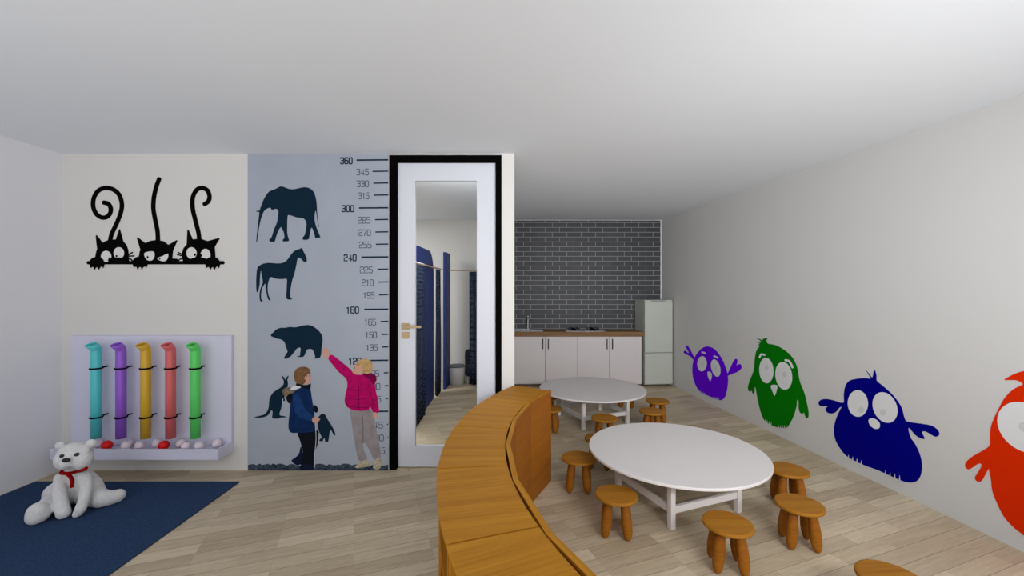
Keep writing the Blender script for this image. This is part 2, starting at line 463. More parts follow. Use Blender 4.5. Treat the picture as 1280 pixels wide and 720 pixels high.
obj('threshold', Box(-w+fx, w-fx+.02, -.03, .06, 0, .012), M['floor'], dr)

# ------------------------------------------------------------------ dressing room beyond the glass
def arch_panel():
    bm = bmesh.new()
    y0, y1, zt, R = 0, 1.72, 2.64, .42
    pts = [(y0, 0), (y1, 0)]
    pts += [(y1-R+R*math.cos(a), zt-R+R*math.sin(a)) for a in [PI/2*i/10 for i in range(11)]]
    pts += [(y0+R-R*math.sin(a), zt-R+R*math.cos(a)) for a in [PI/2*i/10 for i in range(11)]]
    lo = [bm.verts.new((0, y, z)) for y, z in pts]; hi = [bm.verts.new((.05, y, z)) for y, z in pts]
    bm.faces.new(lo); bm.faces.new(hi)
    for i in range(len(pts)):
        j = (i+1) % len(pts); bm.faces.new([lo[i], lo[j], hi[j], hi[i]])
    return bm
o = obj('cubicle_partition', arch_panel(), M['partition'], loc=(-1.47, 6.02, 0))
tag(o, 'tall navy cubicle partition with rounded arch top, behind the glass door', 'partition')
o = obj('cubicle_partition', Box(-.03, .03, 0, .56, 0, 2.71), [M['partition']], loc=(-1.33, 8.42, 0), bevel=.004)
tag(o, 'square-topped navy cubicle partition seen through the middle of the door glass', 'partition')

def curtain(name, along, length, height, label, loc, waves, group, sag=0, slant=0):
    bm = bmesh.new(); N = waves*10; rows = 6
    grid = []
    for s in (0, 1):
        g = []
        for r in range(rows+1):
            z = height*r/rows
            line = []
            for i in range(N+1):
                u = i/N
                amp = .028*(1-.35*r/rows)
                off = amp*math.sin(2*PI*waves*u)+.006*math.sin(7*u*PI+r)
                d = off+(.004 if s else -.004)
                p = (u*length, d, z) if along == 'X' else (d, u*length, z)
                line.append(bm.verts.new(p))
            g.append(line)
        grid.append(g)
    for s in (0, 1):
        for r in range(rows):
            for i in range(N):
                g = grid[s]; bm.faces.new([g[r][i], g[r][i+1], g[r+1][i+1], g[r+1][i]])
    A, B = grid
    for r in range(rows):
        for i in (0, N): bm.faces.new([A[r][i], A[r+1][i], B[r+1][i], B[r][i]])
    for r in (0, rows):
        for i in range(N): bm.faces.new([A[r][i], A[r][i+1], B[r][i+1], B[r][i]])
    root = tag(empty(name, loc), label, 'curtain', group)
    obj('cloth', bm, M['curtain'], root, smooth=True)
    for k in range(waves):
        bm = bmesh.new(); u = (k+.25)/waves*length
        c = Vector((u, 0, height+.022)) if along == 'X' else Vector((0, u, height+.022))
        n = 14
        ring = []
        for i in range(n+1):
            a = 2*PI*i/n
            ring.append(c+(Vector((0, math.cos(a), math.sin(a))) if along == 'X' else Vector((math.cos(a), 0, math.sin(a))))*.022)
        tube(bm, ring, .0035, 6, caps=False)
        obj('ring', bm, M['steel'], root)
    return root
g = 'dressing room curtains'
curtain('cubicle_curtain', 'Y', .74, 2.315, 'dark patterned curtain hanging nearest behind the glass, before the arched partition', (-1.385, 5.98, .02), 7, g)
curtain('cubicle_curtain', 'Y', .42, 2.315, 'dark patterned curtain between the arched and the square navy partitions', (-1.385, 7.80, .02), 4, g)
curtain('cubicle_curtain', 'X', .74, 2.315, 'dark patterned curtain at right end of the cross rod, behind door glass', (-.875, 8.75, .02), 7, g)
o = obj('curtain_rod', tube(bmesh.new(), [(0, 0, 0), (0, 2.36, 0)], .013), M['rod'], loc=(-1.385, 5.95, 2.362))
tag(o, 'pale wooden curtain rod running along the cubicles away from the door', 'rod')
o = obj('curtain_rod', tube(bmesh.new(), [(-.0, 0, 0), (1.195, 0, 0)], .013), M['rod'], loc=(-1.298, 8.75, 2.362))
tag(o, 'pale wooden curtain rod crossing above the white stool behind the glass', 'rod')
r = tag(empty('storage_pouf', (-1.145, 8.89, 0)), 'low white round storage pouf with grey lid, behind the glass door', 'pouf')
obj('body', lathe(bmesh.new(), [(.14, 0), (.16, .02), (.165, .2), (.16, .36)], 32), M['table'], r, smooth=True)
obj('lid', lathe(bmesh.new(), [(.16, .36), (.166, .365), (.166, .385), (.15, .4), (0, .403)], 32), M['grey_lid'], r, smooth=True)
r = tag(empty('tub_chair', (-.785, 9.02, 0)), 'small navy tub chair with white legs half hidden behind the curtain', 'chair')
bm = bmesh.new()
lathe(bm, [(.19, .16), (.21, .2), (.21, .36), (.18, .38), (0, .38)], 28)
obj('seat', bm, M['navy_fabric'], r, smooth=True)
bm = bmesh.new(); pr = []
n = 18
rows = []
for z, rr in ((.36, .205), (.55, .215), (.66, .21), (.69, .19)):
    rows.append([[bm.verts.new((q*math.cos(a), q*math.sin(a), z if abs(i-n/2) < n/2-1 else min(z, .62))) for i, a in enumerate([-PI*.15+PI*1.3*i/n for i in range(n+1)])] for q in (rr, rr-.045)])
for (a0, a1), (b0, b1) in zip(rows, rows[1:]):
    for i in range(n):
        bm.faces.new([a0[i], a0[i+1], b0[i+1], b0[i]]); bm.faces.new([a1[i], a1[i+1], b1[i+1], b1[i]])
    for i in (0, n): bm.faces.new([a0[i], b0[i], b1[i], a1[i]])
for i in range(n):
    bm.faces.new([rows[0][0][i], rows[0][0][i+1], rows[0][1][i+1], rows[0][1][i]]); bm.faces.new([rows[-1][0][i], rows[-1][0][i+1], rows[-1][1][i+1], rows[-1][1][i]])
obj('backrest', bm, M['navy_fabric'], r, smooth=True)
for sx in (-1, 1):
    for sy in (-1, 1):
        obj('leg', tube(bmesh.new(), [(sx*.14, sy*.13, 0), (sx*.12, sy*.11, .17)], [.012, .018], 10), M['table'], r)

# ------------------------------------------------------------------ cat decal
cs = scale(100, 210, 5.333)
cat_root = tag(empty('wall_decal', FRONT.at(front_map(198, 0)[0], 2.2, 0)), 'black vinyl wall decal of three cats peeking over a bar', 'wall decal')
decal('bar', FRONT, [[(57, 620), (953, 620), (953, 643), (57, 643)], ellipse(57, 631.5, 12, 12), ellipse(953, 631.5, 12, 12)], M['black'], cat_root, 0, .003, cs)
def rl(p, sub=1): return [Vector(q) for q in p] if sub == 1 else smooth_loop(p, sub)
def paw(cx, cy):
    out = [ellipse(cx, cy, 48, 34), ellipse(cx-32, cy+18, 16, 18), ellipse(cx-12, cy+24, 16, 18), ellipse(cx+14, cy+24, 16, 18), ellipse(cx+36, cy+14, 15, 18)]
    for dx, dy in ((-38, 30), (-14, 42), (14, 42), (42, 30)): out.append([Vector((cx+dx-9, cy+dy-10)), Vector((cx+dx+9, cy+dy-10)), Vector((cx+dx+2, cy+dy+11)), Vector((cx+dx-3, cy+dy+11))])
    return out
def blob(*e): return ellipse(*e)
heads = [
 [[(104, 632), (103, 590), (108, 560), (116, 540), (110, 500), (106, 452), (112, 446), (152, 498), (175, 485), (205, 477), (240, 476), (262, 408), (268, 408), (290, 488), (312, 515), (324, 550), (326, 590), (330, 632)]],
 [[(395, 632), (393, 590), (398, 560), (403, 545), (380, 468), (384, 460), (437, 500), (470, 485), (515, 479), (560, 488), (590, 512), (645, 480), (651, 484), (622, 550), (618, 590), (612, 632)]],
 [[(690, 632), (682, 600), (679, 570), (690, 535), (712, 508), (716, 415), (724, 409), (753, 476), (800, 469), (850, 487), (928, 466), (932, 472), (899, 527), (903, 570), (905, 632)]]]
tails = [[(200, 495), (212, 440), (245, 370), (272, 300), (280, 240), (262, 180), (225, 145), (175, 133), (125, 150), (95, 195), (88, 250), (105, 300), (140, 328), (175, 328), (200, 305), (206, 270), (190, 240), (161, 231)],
 [(520, 495), (517, 420), (501, 340), (490, 270), (493, 200), (508, 130), (528, 75)],
 [(797, 490), (790, 430), (770, 350), (752, 270), (752, 200), (775, 150), (812, 133), (850, 150), (864, 190), (856, 222), (832, 240)]]
whisk = [[[(322, 580), (350, 563)], [(322, 588), (360, 586)], [(320, 604), (340, 608), (352, 625)]], [[(612, 607), (648, 609)], [(612, 615), (648, 616)]],
 [[(690, 580), (655, 563)], [(690, 588), (650, 577)], [(690, 602), (668, 608), (655, 618)]]]
paws = [(115, 626), (402, 624), (885, 626)]
eyes = [[ellipse(176, 590, 35, 38), ellipse(261, 567, 35, 39)],
 [smooth_loop([(430, 570), (460, 557), (494, 559), (498, 590), (484, 614), (460, 617), (440, 605)]), smooth_loop([(517, 602), (550, 588), (588, 571), (586, 602), (568, 621), (540, 619)])],
 [ellipse(745, 567, 34, 39), ellipse(838, 581, 33, 42)]]
pup = [[ellipse(246, 587, 7, 7), [Vector((190, 612)), Vector((196, 592)), Vector((204, 612))]], [ellipse(453, 595, 6, 9), ellipse(533, 605, 6, 6)], [ellipse(768, 578, 7, 9), ellipse(806, 584, 10, 10)]]
muzz = [[ellipse(250, 616, 62, 20)], [ellipse(508, 624, 30, 9)], [ellipse(792, 615, 60, 20)]]
for i in range(3):
    c = decal('cat', FRONT, [rl(h) for h in heads[i]]+ribbon(tails[i], 30)+[q for w_ in whisk[i] for q in ribbon(w_, 9, 3)], M['black'], cat_root, 0, .003, cs)
    for e in eyes[i]: decal('eye', FRONT, [e], M['eye_cat'], c, .003, .001, cs)
    for p in pup[i]: decal('pupil', FRONT, [p], M['black'], c, .004, .001, cs)
    decal('muzzle', FRONT, muzz[i], M['black'], c, .004, .001, cs)
    decal('paw', FRONT, paw(*paws[i]), M['black'], c, .004, .0015, cs)

# ------------------------------------------------------------------ bird decals on the right wall
def bird(outline, eyes, pupils, beak, brows, notches, m, conv, label, name='wall_decal'):
    root = decal(name, RIGHT, [smooth_loop(o, 4) for o in outline], m, None, 0, .003, conv)
    tag(root, label, 'wall decal', 'bird decals on the right wall')
    for e in eyes: decal('eye', RIGHT, [ellipse(*e)], M['eye'], root, .003, .001, conv)
    for p in pupils: decal('pupil', RIGHT, [ellipse(*p)], M['pupil'], root, .004, .001, conv)
    if beak: decal('beak', RIGHT, [smooth_loop(beak, 3)], M['eye'], root, .003, .001, conv)
    for b in brows: decal('brow', RIGHT, ribbon(b[:-1], b[-1], 4), M['eye'], root, .003, .001, conv)
    for x, y, hw, hh in notches: decal('feather_notch', RIGHT, [[Vector((x-hw*1.4, y+hh*.7)), Vector((x+hw*1.4, y+hh*.7)), Vector((x+1, y-hh*1.15))]], M['right_wall'], root, .003, .0008, conv)
    return root
c1 = scale(840, 400, 4.5)
bird([[(205, 149), (235, 160), (262, 188), (285, 225), (302, 265), (313, 305), (316, 345), (310, 395), (300, 430), (280, 450), (255, 448), (225, 435), (190, 420), (160, 405), (135, 370), (118, 320), (115, 270), (122, 225), (140, 190), (165, 162), (185, 151)],
      [(128, 232), (110, 210), (85, 195), (68, 186), (67, 176), (77, 172), (90, 185), (94, 180), (78, 152), (80, 142), (90, 147), (106, 172), (120, 200), (134, 222)],
      [(305, 318), (318, 292), (332, 262), (346, 232), (358, 218), (368, 224), (367, 242), (363, 256), (373, 250), (384, 248), (392, 260), (388, 276), (368, 292), (343, 302), (318, 312)]],
     [(170, 246, 27, 43, 3), (247, 270, 25, 50, -14)], [(172, 246, 5, 10), (247, 268, 5, 10)],
     [(203, 290), (221, 296), (225, 318), (217, 343), (208, 330), (201, 308)],
     [[(170, 181), (178, 183), (186, 187), 9], [(238, 203), (248, 207), (258, 213), 9]],
     [(160+8*i, 407+4*i, 2, 10) for i in range(4)]+[(235+9*i, 444+2*i, 2.2, 13) for i in range(4)], M['purple'], c1,
     'purple bird wall decal with both wings raised, nearest the fridge')
bird([[(475, 103), (498, 108), (507, 116), (515, 105), (538, 103), (532, 114), (540, 132), (580, 140), (620, 160), (660, 190), (690, 230), (707, 275), (715, 325), (724, 358), (745, 410), (760, 470), (769, 520), (766, 550), (752, 546), (743, 520), (736, 527), (722, 522), (714, 500), (713, 470), (711, 447), (704, 455), (700, 490), (685, 540), (665, 580), (648, 605), (625, 608), (590, 603), (555, 590), (525, 570), (510, 545), (495, 500), (483, 450), (476, 410), (470, 380), (466, 382), (465, 405), (461, 415), (453, 410), (448, 398), (440, 403), (430, 395), (428, 375), (440, 335), (455, 300), (463, 265), (466, 220), (475, 175), (492, 148), (485, 139), (496, 133), (482, 129), (500, 124), (492, 112)]],
     [(532, 284, 40, 72, -3), (630, 314, 47, 79, -7)], [(534, 266, 11, 14), (635, 305, 12, 15)],
     [(557, 369), (590, 366), (593, 385), (579, 426), (568, 405)],
     [[(494, 210), (504, 192), (522, 197), 10], [(640, 226), (662, 233), (679, 266), 12]],
     [(525+11*i, 574+6*i, 3, 16) for i in range(4)]+[(600+11*i, 610, 3, 16) for i in range(5)], M['green'], c1,
     'green bird wall decal with a tuft, between the purple and blue birds')
c2 = scale(1000, 440, 3)
bird([[(248, 68), (262, 85), (272, 95), (280, 68), (287, 88), (288, 107), (305, 122), (332, 145), (360, 175), (382, 210), (394, 252), (410, 262), (450, 268), (490, 275), (515, 290), (523, 308), (510, 318), (490, 308), (472, 298), (457, 300), (464, 315), (467, 326), (450, 322), (430, 308), (412, 286), (407, 290), (415, 320), (435, 350), (452, 390), (458, 430), (450, 470), (430, 488), (400, 488), (370, 478), (330, 460), (290, 442), (250, 428), (210, 410), (175, 390), (150, 360), (132, 325), (128, 285), (138, 245), (152, 215), (158, 205), (147, 210), (135, 225), (118, 231), (102, 226), (97, 212), (104, 204), (92, 203), (78, 203), (70, 192), (78, 180), (100, 176), (130, 182), (163, 190), (165, 160), (170, 130), (185, 108), (215, 100), (245, 98), (266, 99), (258, 85)]],
     [(218, 193, 38, 50, -3), (320, 208, 44, 60, -24)], [(231, 217, 10, 11), (312, 226, 11, 12)],
     [(258, 255), (275, 248), (298, 263), (299, 284), (282, 288), (264, 275)], [],
     [(182+16*i, 400+7*i, 3, 14) for i in range(4)]+[(320+18*i, 466+6*i, 3.4, 20) for i in range(4)], M['blue'], c2,
     'blue bird wall decal with spread wings, third from the fridge')
# orange bird: the half in view is read off the picture, the other half mirrors it on the wall
c3 = scale(1180, 440, 2.88)
half = [(300, 112), (285, 118), (250, 135), (220, 165), (195, 210), (172, 262), (167, 300), (166, 335), (140, 355), (105, 375), (82, 394), (77, 410), (88, 423), (105, 415), (120, 404), (133, 402), (135, 412), (122, 435), (112, 452), (119, 465), (133, 466), (145, 450), (158, 425), (163, 423), (170, 460), (175, 500), (190, 540), (215, 590), (245, 625), (275, 650), (312, 672)]
h2 = [Vector(right_map(*c3(*p))) for p in half]
axis_s = right_map(1322, 500)[0]
full = h2+[Vector((2*axis_s-v.x, v.y-.0)) for v in reversed(h2)]
loop = smooth_loop(full, 4)
tuft = smooth_loop([Vector(right_map(*c3(*p))) for p in [(218, 100), (240, 86), (265, 75), (300, 66), (345, 62), (370, 80), (380, 115), (340, 130), (300, 120), (284, 111), (262, 102), (240, 101)]], 3)
V2 = loop+tuft
ob = decal2('wall_decal', RIGHT, V2, [list(range(len(loop))), list(range(len(loop), len(V2)))], M['orange'], None, 0, .003)
tag(ob, 'orange bird wall decal cut off by the right edge of the photo', 'wall decal', 'bird decals on the right wall')
ec = Vector(right_map(1281, 534)); el = Vector(right_map(1247, 534)); rx = abs(ec.x-el.x)
ez = abs(right_map(1281, 504)[1]-right_map(1281, 566)[1])/2
for k in (0, 1):
    cxx = ec.x if k == 0 else 2*axis_s-ec.x
    e = [Vector((cxx+rx*math.cos(2*PI*i/32), ec.y+ez*math.sin(2*PI*i/32))) for i in range(32)]
    decal2('eye', RIGHT, e, [list(range(32))], M['eye'], ob, .003, .001)
    p = [Vector((cxx-.0+.032*math.cos(2*PI*i/20), ec.y+.036*math.sin(2*PI*i/20))) for i in range(20)]
    decal2('pupil', RIGHT, p, [list(range(20))], M['pupil'], ob, .004, .001)
bz = ec.y-ez*1.0
decal2('beak', RIGHT, [Vector((axis_s-.05, bz)), Vector((axis_s+.05, bz)), Vector((axis_s+.03, bz-.08)), Vector((axis_s, bz-.11)), Vector((axis_s-.03, bz-.08))], [[0, 1, 2, 3, 4]], M['eye'], ob, .003, .001)
for x, y in ((250, 640), (266, 655), (282, 664), (298, 672)):
    decal('feather_notch', RIGHT, [[Vector((x-1.2, y+14)), Vector((x+1.2, y+14)), Vector((x, y-16))]], M['right_wall'], ob, .003, .0008, c3)

# ------------------------------------------------------------------ growth chart mural
px0, px1 = front_map(310, 0)[0], front_map(485.6, 0)[0]
mural = obj('growth_chart_mural', Box(px0, px1, -.006, 0, 0, CEIL-.004), M['poster'])
mural.location = (0, WALL, 0)
mural.data.transform(Matrix.Translation((-(px0+px1)/2, 0, 0))); mural.location.x = (px0+px1)/2
tag(mural, 'floor-to-ceiling printed growth chart with animals and two children beside the door', 'mural')
MD = .006
def mp(name, pts, m, conv, d=0.0, sub=3, parent=None, t=.001):
    return decal(name, FRONT, [smooth_loop(pts, sub)] if sub > 1 else [rl(pts)], m, parent or mural, MD+d, t, conv)
mp('elephant_print', [(100, 702), (107, 690), (115, 620), (130, 530), (150, 440), (175, 370), (200, 335), (240, 315), (260, 316), (265, 332), (290, 335), (312, 326), (335, 332), (345, 355), (342, 420), (325, 490), (295, 560), (280, 610), (265, 650), (243, 672), (247, 690), (275, 697), (305, 692), (315, 660), (330, 610), (350, 565), (375, 531), (395, 565), (410, 610), (410, 655), (393, 675), (397, 690), (430, 693), (465, 686), (460, 660), (446, 600), (445, 500), (448, 430), (457, 396), (500, 405), (560, 425), (620, 430), (655, 465), (660, 520), (650, 580), (640, 620), (620, 645), (617, 667), (640, 675), (680, 670), (692, 650), (700, 600), (712, 552), (722, 537), (740, 580), (752, 620), (760, 652), (790, 650), (817, 645), (800, 600), (775, 540), (758, 480), (752, 420), (760, 352), (768, 355), (775, 400), (785, 470), (796, 528), (801, 525), (792, 460), (782, 380), (778, 300), (770, 220), (745, 140), (700, 95), (640, 82), (580, 92), (520, 105), (460, 100), (410, 80), (370, 73), (335, 90), (290, 112), (250, 125), (215, 160), (185, 210), (160, 270), (140, 325), (135, 344), (100, 347), (97, 356), (127, 362), (130, 385), (118, 480), (105, 600), (97, 690)], M['print_navy'], scale(310, 225, 9), sub=2)
mp('horse_print', [(100, 575), (110, 590), (120, 575), (135, 500), (140, 420), (147, 345), (155, 380), (165, 430), (170, 480), (150, 530), (135, 590), (133, 650), (145, 690), (167, 695), (165, 680), (152, 660), (152, 600), (165, 540), (198, 490), (200, 540), (215, 610), (225, 655), (240, 678), (257, 675), (250, 655), (235, 620), (225, 560), (228, 500), (240, 450), (257, 418), (290, 425), (330, 438), (390, 440), (440, 440), (440, 500), (437, 580), (433, 625), (442, 665), (470, 670), (499, 668), (490, 650), (475, 630), (478, 580), (490, 510), (505, 440), (520, 400), (535, 340), (550, 270), (563, 205), (590, 205), (615, 230), (640, 250), (663, 240), (665, 215), (645, 160), (620, 112), (614, 86), (600, 92), (580, 102), (530, 120), (490, 160), (455, 210), (420, 245), (370, 262), (310, 262), (240, 257), (180, 265), (130, 290), (108, 320), (98, 400), (95, 500)], M['print_navy'], scale(310, 300, 9), sub=2)
mp('bear_print', [(130, 270), (140, 242), (165, 230), (210, 180), (260, 152), (320, 136), (380, 140), (470, 122), (560, 130), (640, 115), (720, 95), (790, 88), (860, 100), (930, 140), (1000, 200), (1045, 270), (1062, 340), (1055, 420), (1040, 520), (1035, 600), (1020, 660), (985, 690), (892, 690), (900, 673), (925, 668), (915, 620), (895, 560), (870, 526), (820, 520), (777, 535), (755, 590), (730, 640), (700, 665), (607, 662), (615, 646), (650, 640), (655, 590), (665, 530), (658, 497), (620, 500), (590, 520), (560, 565), (520, 610), (490, 650), (440, 680), (400, 698), (367, 688), (380, 650), (410, 600), (430, 565), (410, 510), (385, 430), (360, 380), (300, 345), (230, 335), (180, 310), (140, 295)], M['print_navy'], scale(330, 400, 14.4), sub=2)
mp('kangaroo_print', [(80, 632), (150, 612), (210, 595), (250, 555), (270, 500), (275, 430), (290, 370), (330, 310), (390, 270), (440, 235), (462, 200), (462, 160), (438, 115), (441, 98), (465, 115), (485, 150), (500, 115), (525, 95), (522, 120), (510, 150), (518, 190), (515, 235), (500, 260), (480, 330), (470, 375), (480, 410), (470, 425), (457, 420), (455, 390), (442, 400), (440, 460), (430, 520), (415, 560), (412, 605), (470, 615), (498, 632), (420, 635), (400, 648), (318, 645), (318, 600), (320, 560), (305, 540), (285, 570), (255, 610), (200, 632), (140, 637)], M['print_navy'], scale(310, 460, 10.28), sub=2)
mp('penguin_print', [(278, 392), (285, 383), (300, 370), (318, 372), (330, 395), (350, 425), (370, 460), (382, 490), (375, 502), (365, 485), (352, 465), (345, 500), (338, 538), (320, 535), (318, 515), (308, 525), (305, 535), (285, 532), (290, 520), (300, 510), (285, 480), (275, 440), (280, 405)], M['print_navy'], scale(340, 440, 4.8), sub=2)
top = [(310.5, 581)]+[(310.5+i*3.5, 580.5+random.uniform(-1.5, 2)) for i in range(1, 50)]+[(485.4, 580.5)]
mp('gravel_print', top+[(485.4, 587.8), (310.5, 587.8)], M['gravel'], None, sub=1)

DIG = {  # rounded square numerals on a 0.62 x 1 box, y up
 '0': [[(.08, 0), (.54, 0), (.62, .08), (.62, .92), (.54, 1), (.08, 1), (0, .92), (0, .08), (.08, 0)]],
 '1': [[(.08, .8), (.32, 1), (.32, 0)]],
 '2': [[(0, .8), (0, .92), (.08, 1), (.54, 1), (.62, .92), (.62, .6), (.54, .52), (.08, .48), (0, .4), (0, 0), (.62, 0)]],
 '3': [[(0, .86), (.08, 1), (.54, 1), (.62, .92), (.62, .6), (.54, .52), (.2, .52)], [(.54, .52), (.62, .42), (.62, .08), (.54, 0), (.08, 0), (0, .14)]],
 '4': [[(.48, 0), (.48, 1), (0, .26), (.64, .26)]],
 '5': [[(.6, 1), (.03, 1), (0, .56), (.52, .58), (.62, .48), (.62, .1), (.54, 0), (.08, 0), (0, .1)]],
 '6': [[(.6, .88), (.54, 1), (.08, 1), (0, .92), (0, .08), (.08, 0), (.54, 0), (.62, .08), (.62, .48), (.54, .56), (0, .56)]],
 '7': [[(0, 1), (.62, 1), (.24, 0)]],
 '8': [[(.08, 0), (.54, 0), (.62, .08), (.62, .44), (.54, .52), (.62, .6), (.62, .92), (.54, 1), (.08, 1), (0, .92), (0, .6), (.08, .52), (0, .44), (0, .08), (.08, 0)], [(.08, .52), (.54, .52)]],
 '9': [[(.02, .12), (.08, 0), (.54, 0), (.62, .08), (.62, .92), (.54, 1), (.08, 1), (0, .92), (0, .54), (.08, .46), (.62, .46)]]}
rows = [(360, 200.2, 446, 426, 442), (345, 214.3, 466, 446, 462), (330, 229, 467, 446.5, 462), (315, 244, 467.5, 448.5, 462.5), (300, 260, 449, 428, 444), (285, 274.5, 469, 448, 464),
 (270, 290, 469.5, 449, 464.5), (255, 305.3, 470, 449.5, 465.5), (240, 321.4, 452, 430.5, 447), (225, 336.5, 472, 450.5, 467), (210, 352.5, 473, 453, 468), (195, 368.3, 474, 454.5, 469),
 (180, 386.6, 455.5, 433.5, 450), (165, 401.7, 476, 456, 471), (150, 417.8, 477, 457, 472), (135, 433.6, 478, 458, 473), (120, 450.4, 460, 436.5, 453), (105, 465.8, 480, 459, 475),
 (90, 482, 481, 465, 476.5), (75, 497.8, 482, 466, 477.5), (60, 514, 466, 444, 460), (45, 530.3, 484, 467, 480), (30, 546.2, 484.5, 468.5, 481), (15, 562.2, 485, 473, 482)]
for val, y, tx, nx0, nx1 in rows:
    bold = val % 60 == 0
    s_ = str(val); hgt = 7.6 if bold else 7.4; cy = y+.9
    adv = (nx1-nx0)/len(s_); gw = adv*(.7 if bold else .76)
    strokes = []
    for i, ch in enumerate(s_):
        ox = nx0+i*adv
        for line in DIG[ch]:
            strokes += ribbon([(ox+p[0]/.62*gw, cy+hgt/2-p[1]*hgt) for p in line], 1.4 if bold else .9, 1)
    decal('number', FRONT, strokes, M['print_navy'] if bold else M['print_grey'], mural, MD, .001, union=False)
    hw = .95 if bold else .8
    decal('tick_mark', FRONT, [[(tx, y-hw+.15), (485.5, y-hw-.15), (485.5, y+hw-.15), (tx, y+hw+.15)]], M['print_navy'], mural, MD, .001)

cb = scale(340, 440, 4.8)
boy = mp('printed_person', [(130, 226), (160, 208), (190, 205), (230, 220), (240, 270), (250, 330), (257, 380), (262, 430), (262, 470), (220, 480), (150, 484), (112, 480), (100, 440), (108, 360), (113, 300), (112, 260)], M['navy_jacket'], cb, .001, 2)
boy['label'] = 'boy in a navy hooded jacket, printed on the growth chart'
mp('trousers', [(155, 481), (200, 482), (275, 468), (280, 500), (274, 560), (252, 610), (252, 686), (178, 688), (176, 640), (188, 600), (178, 560), (165, 515)], M['dark_print'], cb, .0005, 2, boy)
mp('boot', [(180, 570), (188, 610), (184, 660), (160, 678), (140, 672), (119, 652), (128, 640), (155, 620), (168, 596), (172, 572)], M['boot_print'], cb, .0015, 2, boy)
mp('boot', [(170, 680), (200, 672), (250, 676), (252, 708), (168, 708)], M['boot_print'], cb, .0015, 1, boy)
mp('sleeve', [(128, 262), (160, 256), (182, 300), (206, 350), (250, 382), (246, 412), (205, 402), (160, 386), (136, 340)], M['navy_sleeve'], cb, .0025, 2, boy)
mp('hand', [(245, 398), (262, 384), (276, 398), (290, 394), (288, 408), (272, 424), (252, 424), (244, 412)], M['skin'], cb, .003, 2, boy)
mp('far_sleeve', [(250, 316), (272, 326), (279, 345), (272, 362), (256, 356)], M['dark_print'], cb, .002, 2, boy)
mp('face', [(198, 132), (216, 128), (230, 122), (233, 145), (239, 160), (233, 168), (231, 182), (215, 190), (196, 194)], M['skin'], cb, .002, 2, boy)
mp('hair', [(134, 155), (137, 118), (155, 96), (185, 87), (215, 92), (231, 108), (231, 130), (214, 132), (212, 150), (206, 170), (192, 192), (168, 196), (146, 180)], M['hair_brown'], cb, .003, 2, boy)
mp('ear', ellipse(205, 155, 7, 11), M['skin'], cb, .004, 1, boy)
mp('collar', [(150, 186), (185, 196), (215, 196), (236, 188), (230, 222), (205, 216), (165, 208), (148, 200)], M['dark_print'], cb, .0035, 2, boy)
mp('fur_hood', [(64, 238), (76, 218), (100, 210), (135, 214), (160, 220), (130, 242), (115, 290), (98, 300), (84, 272), (68, 252)], M['fur_print'], cb, .003, 2, boy)
mp('hood_lining', [(112, 222), (128, 205), (165, 203), (176, 212), (150, 222), (128, 226)], M['white_print'], cb, .004, 2, boy)
mp('hood_shadow', [(88, 268), (118, 245), (128, 262), (112, 306), (98, 300)], M['dark_print'], cb, .0035, 2, boy)
decal('cord', FRONT, ribbon([(262, 425), (267, 520), (260, 600), (258, 690)], 3, 3), M['white_print'], boy, MD+.003, .001, cb)
cg = scale(395, 430, 4.5)
girl = mp('printed_person', [(70, 82), (78, 66), (96, 62), (150, 104), (200, 146), (226, 168), (270, 173), (318, 168), (338, 178), (342, 205), (331, 228), (346, 300), (356, 372), (344, 389), (322, 384), (302, 345), (301, 368), (250, 376), (196, 366), (165, 336), (165, 290), (177, 240), (172, 196), (130, 158), (92, 112)], M['pink_jacket'], cg, .001, 2)
girl['label'] = 'fair-haired girl in a pink jacket reaching up, printed on the growth chart'
mp('trousers', [(196, 362), (250, 372), (302, 366), (326, 400), (334, 450), (348, 520), (360, 580), (366, 640), (345, 650), (322, 642), (300, 590), (268, 550), (270, 600), (290, 640), (268, 656), (242, 652), (226, 590), (210, 500), (200, 430)], M['trouser_print'], cg, .0005, 2, girl)
mp('shoe', [(219, 690), (240, 672), (262, 656), (282, 650), (302, 662), (310, 684), (275, 690), (240, 697)], M['shoe_print'], cg, .0015, 2, girl)
mp('shoe', [(322, 696), (328, 664), (345, 642), (366, 644), (374, 668), (366, 690), (348, 706)], M['shoe_print'], cg, .0015, 2, girl)
mp('hand', [(35, 38), (37, 30), (45, 40), (44, 22), (51, 20), (56, 36), (61, 24), (67, 26), (67, 40), (75, 34), (79, 42), (77, 66), (66, 80), (50, 74), (42, 62)], M['skin'], cg, .0018, 2, girl)
mp('hand', [(322, 384), (346, 388), (349, 406), (338, 420), (325, 410)], M['skin'], cg, .0018, 2, girl)
mp('face', [(207, 158), (203, 148), (214, 138), (217, 118), (236, 104), (262, 122), (268, 158), (245, 172), (220, 168)], M['skin'], cg, .002, 2, girl)
mp('hair', [(228, 110), (246, 90), (280, 82), (310, 94), (321, 125), (314, 158), (290, 166), (268, 160), (258, 140), (248, 122), (232, 122)], M['hair_blond'], cg, .003, 2, girl)
mp('hood', [(258, 166), (300, 162), (334, 172), (340, 200), (320, 224), (306, 200), (280, 186)], M['pink_fold'], cg, .002, 2, girl)
for pts in ([(296, 225), (312, 290), (330, 372)], [(238, 200), (242, 280), (244, 366)], [(168, 330), (200, 352), (298, 356)]):
    decal('seam', FRONT, ribbon(pts, 4, 3), M['pink_fold'], girl, MD+.002, .0005, cg)
decal('fold', FRONT, ribbon([(262, 400), (266, 470), (266, 556)], 5, 3), M['trouser_fold'], girl, MD+.0015, .0004, cg)

